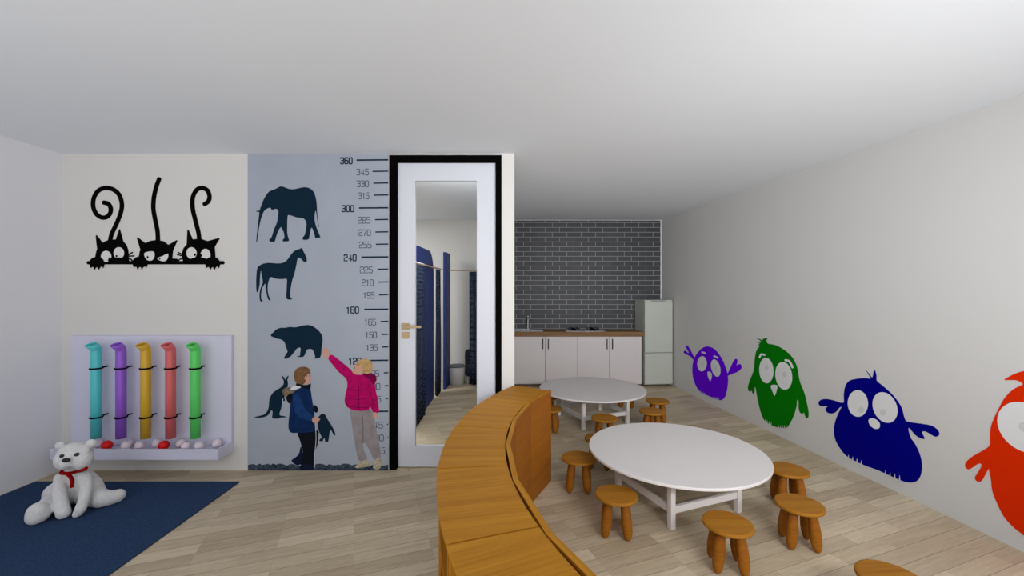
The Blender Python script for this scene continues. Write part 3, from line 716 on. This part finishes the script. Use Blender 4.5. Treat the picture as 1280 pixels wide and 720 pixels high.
for pts in ([(112, 330), (150, 350), (175, 395)], [(106, 400), (150, 420), (240, 428)], [(102, 450), (160, 462), (258, 454)], [(196, 225), (222, 300), (236, 360)]):
    decal('quilt_seam', FRONT, ribbon(pts, 4, 3), M['jacket_fold'], boy, MD+.0018, .0004, cb)
for pts in ([(176, 250), (230, 262), (292, 250)], [(172, 300), (236, 312), (300, 300)], [(118, 118), (132, 112), (144, 100)], [(150, 142), (166, 132), (178, 122)], [(312, 250), (326, 258), (338, 252)], [(322, 310), (334, 318), (346, 310)]):
    decal('quilt_seam', FRONT, ribbon(pts, 3, 3), M['pink_fold'], girl, MD+.0022, .0004, cg)
mp('eye', ellipse(219, 134, 3.2, 3), M['dark_print'], cg, .0032, 1, girl)
mp('mouth', ellipse(213, 156, 4, 1.8), M['lip'], cg, .0032, 1, girl)
mp('eye', ellipse(226, 142, 2.6, 3), M['dark_print'], cb, .0032, 1, boy)
mp('mouth', ellipse(229, 172, 4, 1.6), M['lip'], cb, .0032, 1, boy)

# ------------------------------------------------------------------ ball run board with its balls
BY = 4.638
run = tag(empty('ball_run_board', (-3.92, WALL, 0)), 'lavender wall board with five coloured ball tubes and a bottom tray', 'wall toy')
off = Vector((3.92, -WALL, 0))
def T(b): bmesh.ops.translate(b, verts=b.verts, vec=off); return b
bx0, bx1 = -4.795, -3.052
ztop = CAMZ-(419.4-360)/F*BY
obj('board', T(Box(bx0, bx1, BY, WALL-.001, .215, ztop)), M['lavender'], run, bevel=.004)
tf = 4.423
bm = Box(bx0, bx1, tf, BY, .215, .288)
box(bm, bx0, bx1, tf, tf+.018, .288, .327); box(bm, bx0, bx0+.018, tf+.018, BY, .288, .327); box(bm, bx1-.018, bx1, tf+.018, BY, .288, .327)
obj('tray', T(bm), M['lavender'], run, bevel=.003)
TY, TR = 4.508, .0462
zb = .415
for i, (cname, _) in enumerate(TUBES.items()):
    X = -4.393+.262*i
    pts = [Vector((X, TY, zb)), Vector((X, TY, .9)), Vector((X, TY, 1.334))]
    phi = math.radians(50); rb = .06
    for k in range(1, 8):
        a = phi*k/7
        pts.append(Vector((X, TY-rb*(1-math.cos(a)), 1.334+rb*math.sin(a))))
    dirv = Vector((0, -math.sin(phi), math.cos(phi)))
    end = pts[-1]
    bm = bmesh.new(); seg = 28
    ax = Vector((1, 0, 0))
    def ring(c, t, r, cutn=None):
        b = t.cross(ax).normalized(); out = []
        for k in range(seg):
            p = c+ax*r*math.cos(2*PI*k/seg)+b*r*math.sin(2*PI*k/seg)
            if cutn is not None:
                p = p - t*((p-c).dot(cutn)/t.dot(cutn))
            out.append(bm.verts.new(p))
        return out
    cutn = Vector((0, -math.sin(math.radians(20)), math.cos(math.radians(20))))
    outer, inner = [], []
    for k, p in enumerate(pts):
        t = (pts[min(k+1, len(pts)-1)]-pts[max(k-1, 0)]).normalized()
        outer.append(ring(p, t, TR)); inner.append(ring(p, t, TR-.006))
    ec_ = end+dirv*.05
    outer.append(ring(ec_, dirv, TR, cutn)); inner.append(ring(ec_, dirv, TR-.006, cutn))
    for L_ in (outer, inner):
        for r0, r1 in zip(L_, L_[1:]):
            for k in range(seg): bm.faces.new([r0[k], r0[(k+1) % seg], r1[(k+1) % seg], r1[k]])
    for e_ in (0, -1):
        for k in range(seg): bm.faces.new([outer[e_][k], outer[e_][(k+1) % seg], inner[e_][(k+1) % seg], inner[e_][k]])
    t_ = obj('tube', T(bm), M['tube_'+cname], run, smooth=True); t_['label'] = cname+' plastic tube'
    for zc in (1.152, .635):
        bm = bmesh.new()
        arc = [Vector((X+(TR+.004)*math.cos(a), TY+(TR+.004)*math.sin(a), zc)) for a in [2*PI*k/28 for k in range(29)]]
        tube(bm, arc, .0085, 8, caps=False)
        tube(bm, [(X, TY+TR, zc), (X, BY+.001, zc)], .008, 8)
        obj('tube_clip', T(bm), M['black'], run)
balls = [(122, 556, 6.5, 0), (134, 557, 7.2, 1), (157.5, 557, 6.6, 0), (160, 554, 6.2, 0), (174.5, 557, 6.4, 0), (196, 556, 6.5, 0), (205, 557.5, 7.2, 1), (226, 555.5, 6.2, 0), (232.5, 557.5, 6.5, 0), (249, 556.5, 6.4, 0), (271, 554.5, 6.4, 0)]
names_ = ['pale pink ball at left end of the tray, behind the bear\'s ear', 'red ball under the turquoise and purple tubes in the tray', 'front pale ball under the purple tube, one of a touching pair',
 'rear pale ball under the purple tube, behind its pair', 'pale ball under the yellow tube', 'pale ball tucked against left of the right-hand red ball', 'red ball under the coral tube in the tray',
 'rear pale ball between the coral and green tubes', 'front pale ball just left of under the green tube', 'pale ball just right of under the green tube', 'pale ball at the right end of the tray']
placed = []
for (bx, by, br_, red), nm in zip(balls, names_):
    rad = .05 if red else .046
    y = 4.505
    if nm.startswith('rear') or 'tucked' in nm or 'left end' in nm or 'right end' in nm: y = 4.575
    if nm.startswith('front'): y = 4.50
    X = (bx-640)/F*y; z = .289+rad
    for it in range(40):
        for (qx, qy, qr) in placed:
            dd = math.hypot(X-qx, y-qy)
            if dd < rad+qr+.001:
                k = (rad+qr+.001-dd)
                X += (X-qx)/max(dd, .001)*k; y = min(4.638-rad-.001, max(4.443+rad, y+(y-qy)/max(dd, .001)*k))
    placed.append((X, y, rad))
    bm = bmesh.new(); ball(bm, (0, 0, rad), rad, 24)
    o = obj('play_ball', bm, M['red_ball' if red else 'pale_ball'], loc=(X, y, .289), smooth=True)
    tag(o, nm, 'ball', 'balls in the ball run tray')

# ------------------------------------------------------------------ rug
o = obj('rug', Box(-1.05, 1.05, -3.4, 0, 0, .012), M['rug'], loc=(-3.85, 4.39, 0), bevel=.004)
tag(o, 'navy blue low-pile rug under the white plush bear', 'rug')

# ------------------------------------------------------------------ plush bear
def BP(cx, cy, D):
    px, py = 20+cx/5.54, 540+cy/5.54
    return Vector(((px-640)/F*D, D, CAMZ-(py-360)/F*D))
K = 1/F/5.54
BO = Vector((-3.86, 3.86, .012))
def limb(bm, pts):
    """overlapping balls along a path: (cx, cy, D, r)"""
    P = [(BP(a, b, d), r*K*d) for a, b, d, r in pts]
    for (p, r), (q, s) in zip(P, P[1:]):
        n = max(2, int((q-p).length/.018))
        for i in range(n+1):
            t = i/n; ball(bm, p.lerp(q, t)-BO, r+(s-r)*t, 14)
bm = bmesh.new()
limb(bm, [(395, 285, 3.92, 60), (392, 340, 3.93, 84), (385, 398, 3.95, 108)])
limb(bm, [(470, 330, 3.95, 66), (515, 375, 3.96, 66), (540, 410, 3.96, 62)])
limb(bm, [(296, 425, 3.93, 84), (480, 405, 3.97, 84)])
limb(bm, [(265, 470, 3.86, 66), (215, 520, 3.74, 60), (165, 568, 3.62, 58)])
limb(bm, [(150, 550, 3.61, 60), (140, 582, 3.60, 58)])
limb(bm, [(500, 430, 3.93, 76), (590, 462, 3.885, 60), (645, 458, 3.92, 52), (698, 446, 3.965, 45)])
limb(bm, [(690, 456, 3.955, 37), (708, 439, 3.97, 42)])
limb(bm, [(312, 315, 3.86, 38), (300, 400, 3.79, 39), (308, 480, 3.73, 41), (328, 560, 3.685, 42)])
limb(bm, [(474, 305, 3.87, 36), (490, 380, 3.81, 34), (472, 470, 3.75, 33), (446, 535, 3.71, 33), (424, 568, 3.705, 27)])
hc = BP(404, 165, 3.84)-BO
ball(bm, hc, (.134, .12, .122), 24)
ball(bm, BP(338, 192, 3.79)-BO, (.074, .078, .084), 20)
ball(bm, BP(458, 190, 3.82)-BO, (.076, .078, .092), 20)
ball(bm, BP(352, 212, 3.74)-BO, (.055, .06, .052), 20)
for ex, ey in ((306, 94), (521, 79)):
    ball(bm, BP(ex, ey, 3.85)-BO, (.042, .032, .038), 18)
    ball(bm, BP(ex+(22 if ex < 400 else -22), ey+25, 3.85)-BO, (.028, .028, .03), 18)
for v in bm.verts:
    if v.co.z < .004: v.co.z = .004
tmp = obj('tmp', bm, M['plush'])
md = tmp.modifiers.new('r', 'REMESH'); md.mode = 'VOXEL'; md.voxel_size = .0075
ms = tmp.modifiers.new('s', 'SMOOTH'); ms.iterations = 5; ms.factor = .5
bpy.context.view_layer.update()
dg = bpy.context.evaluated_depsgraph_get()
me = bpy.data.meshes.new_from_object(tmp.evaluated_get(dg)); bpy.data.objects.remove(tmp)
for p in me.polygons: p.use_smooth = True
bear = bpy.data.objects.new('plush_bear', me); COL.objects.link(bear); bear.location = BO
tag(bear, 'white plush polar bear with red scarf sitting on the navy rug', 'soft toy')
def surf(pt):
    """where the line from the viewer through a picture point meets the plush"""
    c = Vector((0, 0, CAMZ))-BO; d = (BP(pt[0], pt[1], 3.8)-BO-c).normalized()
    ok, loc, nrm, _ = bear.ray_cast(c, d)
    return (loc, nrm) if ok else (c+d*3.7, -d)
bpy.context.view_layer.update()
def patch(name, pts, m, r, off=.004):
    for p, rr in pts:
        l, n = surf(p)
        q = n.to_track_quat('Z', 'Y').to_matrix().to_4x4()
        bm = bmesh.new()
        bmesh.ops.create_uvsphere(bm, u_segments=20, v_segments=12, radius=1, matrix=Matrix.Translation(l+n*off) @ q @ Matrix.Diagonal((rr[0], rr[1], rr[2], 1)))
        obj(name, bm, m, bear, smooth=True)
patch('eye', [((320, 166), (.019, .015, .010)), ((422, 157), (.020, .016, .010))], M['bead'], 0)
l, n = surf((350, 195))
bm = bmesh.new(); ball(bm, l+Vector((0, -.003, 0)), (.036, .02, .019), 20); obj('nose', bm, M['bead'], bear, smooth=True)
bm = bmesh.new()
mouth = [surf(p)[0]+surf(p)[1]*.001 for p in [(312, 226), (330, 236), (352, 238), (378, 234), (402, 222)]]
tube(bm, smooth_loop(mouth, 3, False), .003, 8); obj('mouth_seam', bm, M['pupil'], bear, smooth=True)
neck = BP(394, 262, 3.885)-BO
front = [q+n_*.011 for q, n_ in [surf(p) for p in [(302, 279), (320, 284), (350, 287), (385, 284), (420, 274), (455, 258), (482, 244)]] if (q-neck).length < .25]
behind = []
for k in range(1, 8):
    a = -.15+(PI+.3)*k/8
    t = k/8
    c0 = Vector((neck.x, neck.y, front[-1].z*(1-t)+front[0].z*t))
    d = Vector((math.cos(a), math.sin(a), 0))
    ok, hit, nrm, _ = bear.ray_cast(c0+d*.5, -d)
    r_ = (hit-c0).length if ok else .12
    behind.append(c0+d*(min(r_, .115)+.002))
loop = smooth_loop(front+behind, 4, True)
bm = bmesh.new(); tube(bm, loop+[loop[0]], [.017-.004*min(1, k/24) for k in range(len(loop))]+[.017], 10, flat=.85)
sc = obj('scarf', bm, M['scarf'], bear, smooth=True)
tl = [surf(p)[0]+surf(p)[1]*.008 for p in [(335, 284), (362, 292), (382, 315), (392, 345), (388, 382)]]
bm = bmesh.new(); tube(bm, smooth_loop(tl, 4, False), [.012]*4+[.018]*13, 10, up=Vector((1, 0, 0)), flat=.5)
obj('scarf_tail', bm, M['scarf'], sc, smooth=True)

# ------------------------------------------------------------------ kitchen
CF = 8.665
KX = WE+.004
unit_w = (2.634-KX)/2
def cabinet(x, label):
    r = tag(empty('base_cabinet', (x+unit_w/2, CF, 0)), label, 'cabinet', 'kitchen base cabinets')
    hw = unit_w/2-.001
    bm = Box(-hw, hw, .02, .44, .09, 1.02); box(bm, -hw, hw, .06, .08, 0, .09)
    obj('carcass', bm, M['cab_gap'], r)
    for s in (-1, 1):
        a, b = (-hw+.002, -.006) if s < 0 else (.006, hw-.002)
        d = obj('door', Box(a, b, 0, .019, .05, 1.012), M['cabinet'], r, bevel=.002)
        hx = s*.055
        bm = Box(hx-.007, hx+.007, -.03, -.018, .76, .97)
        box(bm, hx-.006, hx+.006, -.018, 0, .775, .79); box(bm, hx-.006, hx+.006, -.018, 0, .94, .955)
        obj('handle', bm, M['black'], d)
    return r
cabinet(KX, 'pinkish white base cabinet under the sink, left of the pair')
cabinet(KX+unit_w, 'pinkish white base cabinet under the hob, beside the fridge')
o = obj('kitchen_worktop', prism(bmesh.new(), [(0, -.02), (2.648, -.02), (2.59, .565), (0, .565)], 0, .09), M['worktop'], loc=(KX, CF, 1.022), bevel=.003)
tag(o, 'brown wooden worktop lying over both kitchen cabinets', 'worktop')
r = tag(empty('kitchen_sink', (.34, CF+.26, 1.112)), 'steel inset sink at left end of the wooden worktop', 'sink')
bm = Box(-.3, .3, -.2, -.17, 0, .012); box(bm, -.3, .3, .14, .2, 0, .012); box(bm, -.3, -.27, -.17, .14, 0, .012); box(bm, .04, .3, -.17, .14, 0, .012)
obj('rim', bm, M['steel'], r, bevel=.003)
obj('bowl', Box(-.27, .04, -.17, .14, 0, .004), M['steel'], r)
r = tag(empty('tap', (.34, CF+.5, 1.112)), 'slim upright steel kitchen tap behind the sink', 'tap')
obj('post', lathe(bmesh.new(), [(.028, 0), (.028, .02), (.017, .03), (.017, .26), (.02, .265), (.02, .29), (0, .292)], 20), M['steel'], r, smooth=False)
obj('spout', tube(bmesh.new(), [(0, 0, .255), (0, -.15, .262), (0, -.165, .24)], .011, 12), M['steel'], r)
r = tag(empty('gas_hob', (1.5, CF+.26, 1.112)), 'steel gas hob with black pan supports on the worktop', 'hob')
obj('plate', Box(-.4, .4, -.22, .22, 0, .01), M['steel'], r, bevel=.003)
for x, y in ((-.2, .1), (.2, .1), (-.2, -.1), (.2, -.1)):
    b = obj('burner', lathe(bmesh.new(), [(.05, .01), (.05, .02), (.03, .028), (0, .03)], 20), M['black'], r, (x, y, 0))
    bm = bmesh.new()
    for k in range(4):
        c, s = math.cos(k*PI/2), math.sin(k*PI/2)
        tube(bm, [(c*.1, s*.1, .01), (c*.1, s*.1, .045), (c*.03, s*.03, .045)], .008, 8)
    obj('pan_support', bm, M['black'], b)
for k in range(4):
    obj('knob', lathe(bmesh.new(), [(.016, .01), (.016, .03), (0, .03)], 14), M['black'], r, (-.12+.08*k, -.19, 0))

fa = math.atan2(_ex.x, -_ex.y)
r = tag(empty('fridge_freezer', (2.688, 8.625, 0), fa), 'tall greenish white fridge freezer in the kitchen corner', 'fridge')
fw, fdp, fh = .585, .53, 1.755
obj('body', Box(0, fw, .055, fdp, .03, fh), M['fridge'], r, bevel=.006)
obj('door', Box(0, fw, 0, .05, .69, fh-.035), M['fridge'], r, bevel=.008)['label'] = 'upper fridge door'
obj('door', Box(0, fw, 0, .05, .05, .68), M['fridge'], r, bevel=.008)['label'] = 'lower freezer door'
obj('control_strip', Box(.15, .45, .012, .06, fh-.03, fh-.005), M['fridge_dark'], r)
obj('top_trim', Box(0, fw, .02, .055, fh-.033, fh), M['fridge'], r)
bm = Box(.03, .08, .08, .13, 0, .03)
for a, b in ((fw-.08, .08), (.03, fdp-.1), (fw-.08, fdp-.1)): box(bm, a, a+.05, b, b+.05, 0, .03)
obj('feet', bm, M['seal'], r)

# ------------------------------------------------------------------ curved bookcases
CX, CY, RO, RI, HT = 3.0, 2.9, 3.46, 3.046, .935
def sector(bm, r0, r1, a0, a1, z0, z1, n=10):
    p = lambda r_, a: (-r_*math.cos(a), r_*math.sin(a))
    pts = [p(r1, a0+(a1-a0)*i/n) for i in range(n+1)]+[p(r0, a1+(a0-a1)*i/n) for i in range(n+1)]
    return prism(bm, pts, z0, z1)
R_ = math.radians
bounds = [(30.6, 19.0), (19.0, 6.32), (6.32, -6.35), (-6.35, -19.02), (-19.02, -31.7)]
labs = ['curved oak bookcase unit at the far end, next to the door', 'curved oak bookcase unit second from the far end', 'middle curved oak bookcase unit, at the bend of the row',
        'curved oak bookcase unit fourth from the far end', 'nearest curved oak bookcase unit, cut by the bottom of the photo']
for (a1, a0), lb in zip(bounds, labs):
    mid = R_((a0+a1)/2); h = R_((a1-a0)/2)-.0018
    # local frame: origin at the unit's base, x pointing outwards along the radius
    ox, oy = CX-RO*math.cos(mid), CY+RO*math.sin(mid)
    r = tag(empty('curved_bookcase', (ox, oy, 0), -mid), lb, 'bookcase', 'curved row of oak bookcases')
    def S(r0, r1, b0, b1, z0, z1, n=10):
        b = bmesh.new(); sector(b, r0, r1, b0, b1, z0, z1, n)
        bmesh.ops.translate(b, verts=b.verts, vec=(RO, 0, 0)); return b
    obj('top', S(RI, RO, -h, h, HT-.022, HT), M['oak_x'], r, bevel=.0015)
    obj('base', S(RI+.012, RO-.012, -h, h, 0, .05), M['oak_y'], r)
    sh = .02/RO
    obj('side_panel', S(RI+.008, RO-.008, -h+.0014, -h+.0014+sh, .05, HT-.022, 1), M['oak_z'], r)
    obj('side_panel', S(RI+.008, RO-.008, h-.0014-sh, h-.0014, .05, HT-.022, 1), M['oak_z'], r)
    obj('back_panel', S(RI+.004, RI+.012, -h+sh+.0014, h-sh-.0014, .05, HT-.022), M['oak_y'], r)
    for zc in (.35, .64): obj('shelf', S(RI+.014, RO-.02, -h+sh+.0014, h-sh-.0014, zc, zc+.018), M['oak_y'], r)
scr = tag(empty('curved_screen', (CX-3.02, CY, 0)), 'oak screen of flat upright boards closing the inner side of the bookcases', 'screen')
va = [30.6, 20.4, 10.2, 0, -10.2, -20.4, -31.7]
for a1, a0 in zip(va, va[1:]):
    q = lambda r_, a: (CX-r_*math.cos(R_(a))-scr.location.x, CY+r_*math.sin(R_(a))-scr.location.y)
    c0, c1, d1, d0 = q(3.043, a0), q(3.043, a1), q(3.012, a1), q(3.012, a0)
    mx_, my_ = (d0[0]+d1[0])/2, (d0[1]+d1[1])/2
    ang = math.atan2(c1[1]-c0[1], c1[0]-c0[0])
    rot = Matrix.Rotation(-ang, 2)
    pts = [tuple(rot @ Vector((x-mx_, y-my_))) for x, y in (c0, c1, d1, d0)]
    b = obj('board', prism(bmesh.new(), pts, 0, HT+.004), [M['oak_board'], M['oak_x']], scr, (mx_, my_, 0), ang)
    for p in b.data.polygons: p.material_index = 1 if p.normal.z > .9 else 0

# ------------------------------------------------------------------ tables
def make_table():
    r = empty('round_table')
    obj('table_top', lathe(bmesh.new(), [(.77, .452), (.795, .456), (.797, .46), (.797, .474), (.793, .479), (0, .479)], 72), M['table'], r)
    d = .372
    ang = math.atan2(-.212, .482)
    for k in range(4):
        a = ang+PI/2*k-PI/4*0
        x, y = .5266*math.cos(a), .5266*math.sin(a)
        bm = Box(-.024, .024, -.024, .024, 0, .452)
        obj('leg', bm, M['table'], r, (x, y, 0), ang+PI/4, bevel=.003)
        a2 = a+PI/2
        x2, y2 = .5266*math.cos(a2), .5266*math.sin(a2)
        L_ = math.hypot(x2-x, y2-y)/2-.026
        bm = Box(-L_, L_, -.016, .016, .128, .184)
        obj('stretcher', bm, M['table'], r, ((x+x2)/2, (y+y2)/2, 0), math.atan2(y2-y, x2-x), bevel=.002)
        bm = Box(-L_, L_, -.011, .011, .40, .452)
        obj('apron', bm, M['table'], r, ((x+x2)/2*.97, (y+y2)/2*.97, 0), math.atan2(y2-y, x2-x))
    return r
t1 = make_table(); t1.location = (1.537, 4.028, 0)
t2 = copy_tree(t1); t2.location = (1.22, 6.507, 0)
tag(t1, 'low white round children\'s table nearest the camera, in the front', 'table', 'white round children\'s tables')
tag(t2, 'low white round children\'s table farther back, towards the kitchen', 'table', 'white round children\'s tables')

# ------------------------------------------------------------------ stools
def make_stool():
    r = empty('childs_stool')
    R0, z1 = .172, .325
    obj('seat', lathe(bmesh.new(), [(0, z1-.034), (R0-.02, z1-.034), (R0-.004, z1-.026), (R0, z1-.015), (R0-.004, z1-.004), (R0-.014, z1), (0, z1)], 40), M['stool_seat'], r)
    for k in range(4):
        a = R_(32)+k*PI/2
        t = Vector((math.cos(a)*.088, math.sin(a)*.088, .295)); b = Vector((math.cos(a)*.128, math.sin(a)*.128, .0))
        prof = [(0, .008), (.04, .021), (.11, .031), (.24, .0385), (.4, .0415), (.6, .0395), (.8, .035), (1, .030)]
        ps = [b.lerp(t, u) for u, _ in prof]
        bm = bmesh.new(); tube(bm, ps, [q for _, q in prof], 20)
        obj('leg', bm, M['stool_leg'], r, smooth=True)
    return r
st = [(.864, 3.532, 'wooden stool front left of the near white table'),
 (.673, 4.30, 'wooden stool left of the near table, beside the oak screen'),
 (.999, 4.85, 'wooden stool mostly hidden behind the left rim of the near table'),
 (1.22, 5.62, 'wooden stool standing before the far table, between the two tables'),
 (1.947, 5.93, 'wooden stool right of the far table, the nearer of two'),
 (2.204, 6.47, 'wooden stool right of the far table, the farther of two'),
 (1.944, 7.3, 'wooden stool behind the far table, only its legs seen below the tabletop'),
 (.536, 6.05, 'wooden stool left of the far table, half cut off by the oak screen'),
 (.53, 6.68, 'wooden stool under the left rim of the far table, behind another stool'),
 (2.60, 4.02, 'wooden stool right of the near table, partly behind its rim'),
 (2.274, 3.378, 'wooden stool with all four legs seen, right front of the near table'),
 (1.569, 3.103, 'wooden stool directly in front of the near table, lowest whole stool'),
 (2.233, 2.51, 'wooden stool cut off by the bottom edge of the photo')]
s0 = make_stool()
for i, (x, y, lb) in enumerate(st):
    s = s0 if i == 0 else copy_tree(s0)
    s.location = (x*.985, y*.985, 0)
    s.rotation_euler.z = [0, .05, -.1, .1, -.05, 0, .1, 0, -.1, .02, 0, 0, .1][i]
    tag(s, lb, 'stool', 'wooden children\'s stools around the tables')

# ------------------------------------------------------------------ light and camera
sc_ = bpy.context.scene
wd = bpy.data.worlds.new('daylight'); sc_.world = wd; wd.use_nodes = True
nt = wd.node_tree; bg = nt.nodes['Background']
tc = nt.nodes.new('ShaderNodeTexCoord'); sx = nt.nodes.new('ShaderNodeSeparateXYZ'); mr = nt.nodes.new('ShaderNodeMapRange')
cr = nt.nodes.new('ShaderNodeValToRGB')
LOW_FILL, SKY = (2.5, 2.5, 2.53, 1), (1.3, 1.31, 1.34, 1)      # lower half is added fill to lift the ceiling; upper half is sky
cr.color_ramp.elements[0].position = .47; cr.color_ramp.elements[0].color = LOW_FILL
cr.color_ramp.elements[1].position = .53; cr.color_ramp.elements[1].color = SKY
mr.inputs['From Min'].default_value = -1
nt.links.new(tc.outputs['Generated'], sx.inputs[0]); nt.links.new(sx.outputs['Z'], mr.inputs['Value'])
nt.links.new(mr.outputs['Result'], cr.inputs['Fac']); nt.links.new(cr.outputs['Color'], bg.inputs['Color'])
bg.inputs['Strength'].default_value = 1.0
def area(name, loc, rot, sx, sy, power, col=(1, 1, 1), spread=180):
    l = bpy.data.lights.new(name, 'AREA'); l.shape = 'RECTANGLE'; l.size = sx; l.size_y = sy; l.energy = power; l.color = col; l.spread = math.radians(spread)
    o = bpy.data.objects.new(name, l); COL.objects.link(o); o.location = loc; o.rotation_euler = rot
    return o
area('dressing_room_fill', (-.85, 5.35, 3.4), (math.radians(30), 0, 0), .5, .3, 30)  # unseen fill light, added to brighten the room behind the glass
area('dressing_room_fill', (-3.0, 7.4, 3.4), (0, 0, 0), 1.2, 1.2, 65)  # second added fill without a fixture, lifts the left of that room
area('kitchen_fill', (2.2, -.5, 2.6), (math.radians(83), 0, 0), 2.2, .6, 48, spread=80)  # added fill from behind the camera, brightens the kitchen end
cam = bpy.data.cameras.new('camera'); co = bpy.data.objects.new('camera', cam); COL.objects.link(co)
co.location = (0, 0, CAMZ); co.rotation_euler = (PI/2, 0, 0)
cam.sensor_width = 36; cam.lens = 15; cam.clip_start = .05
sc_.camera = co
sc_.view_settings.view_transform = 'Standard'; sc_.view_settings.look = 'None'
sc_.view_settings.gamma = 1; sc_.view_settings.use_curve_mapping = False
sc_.view_settings.exposure = 0.0
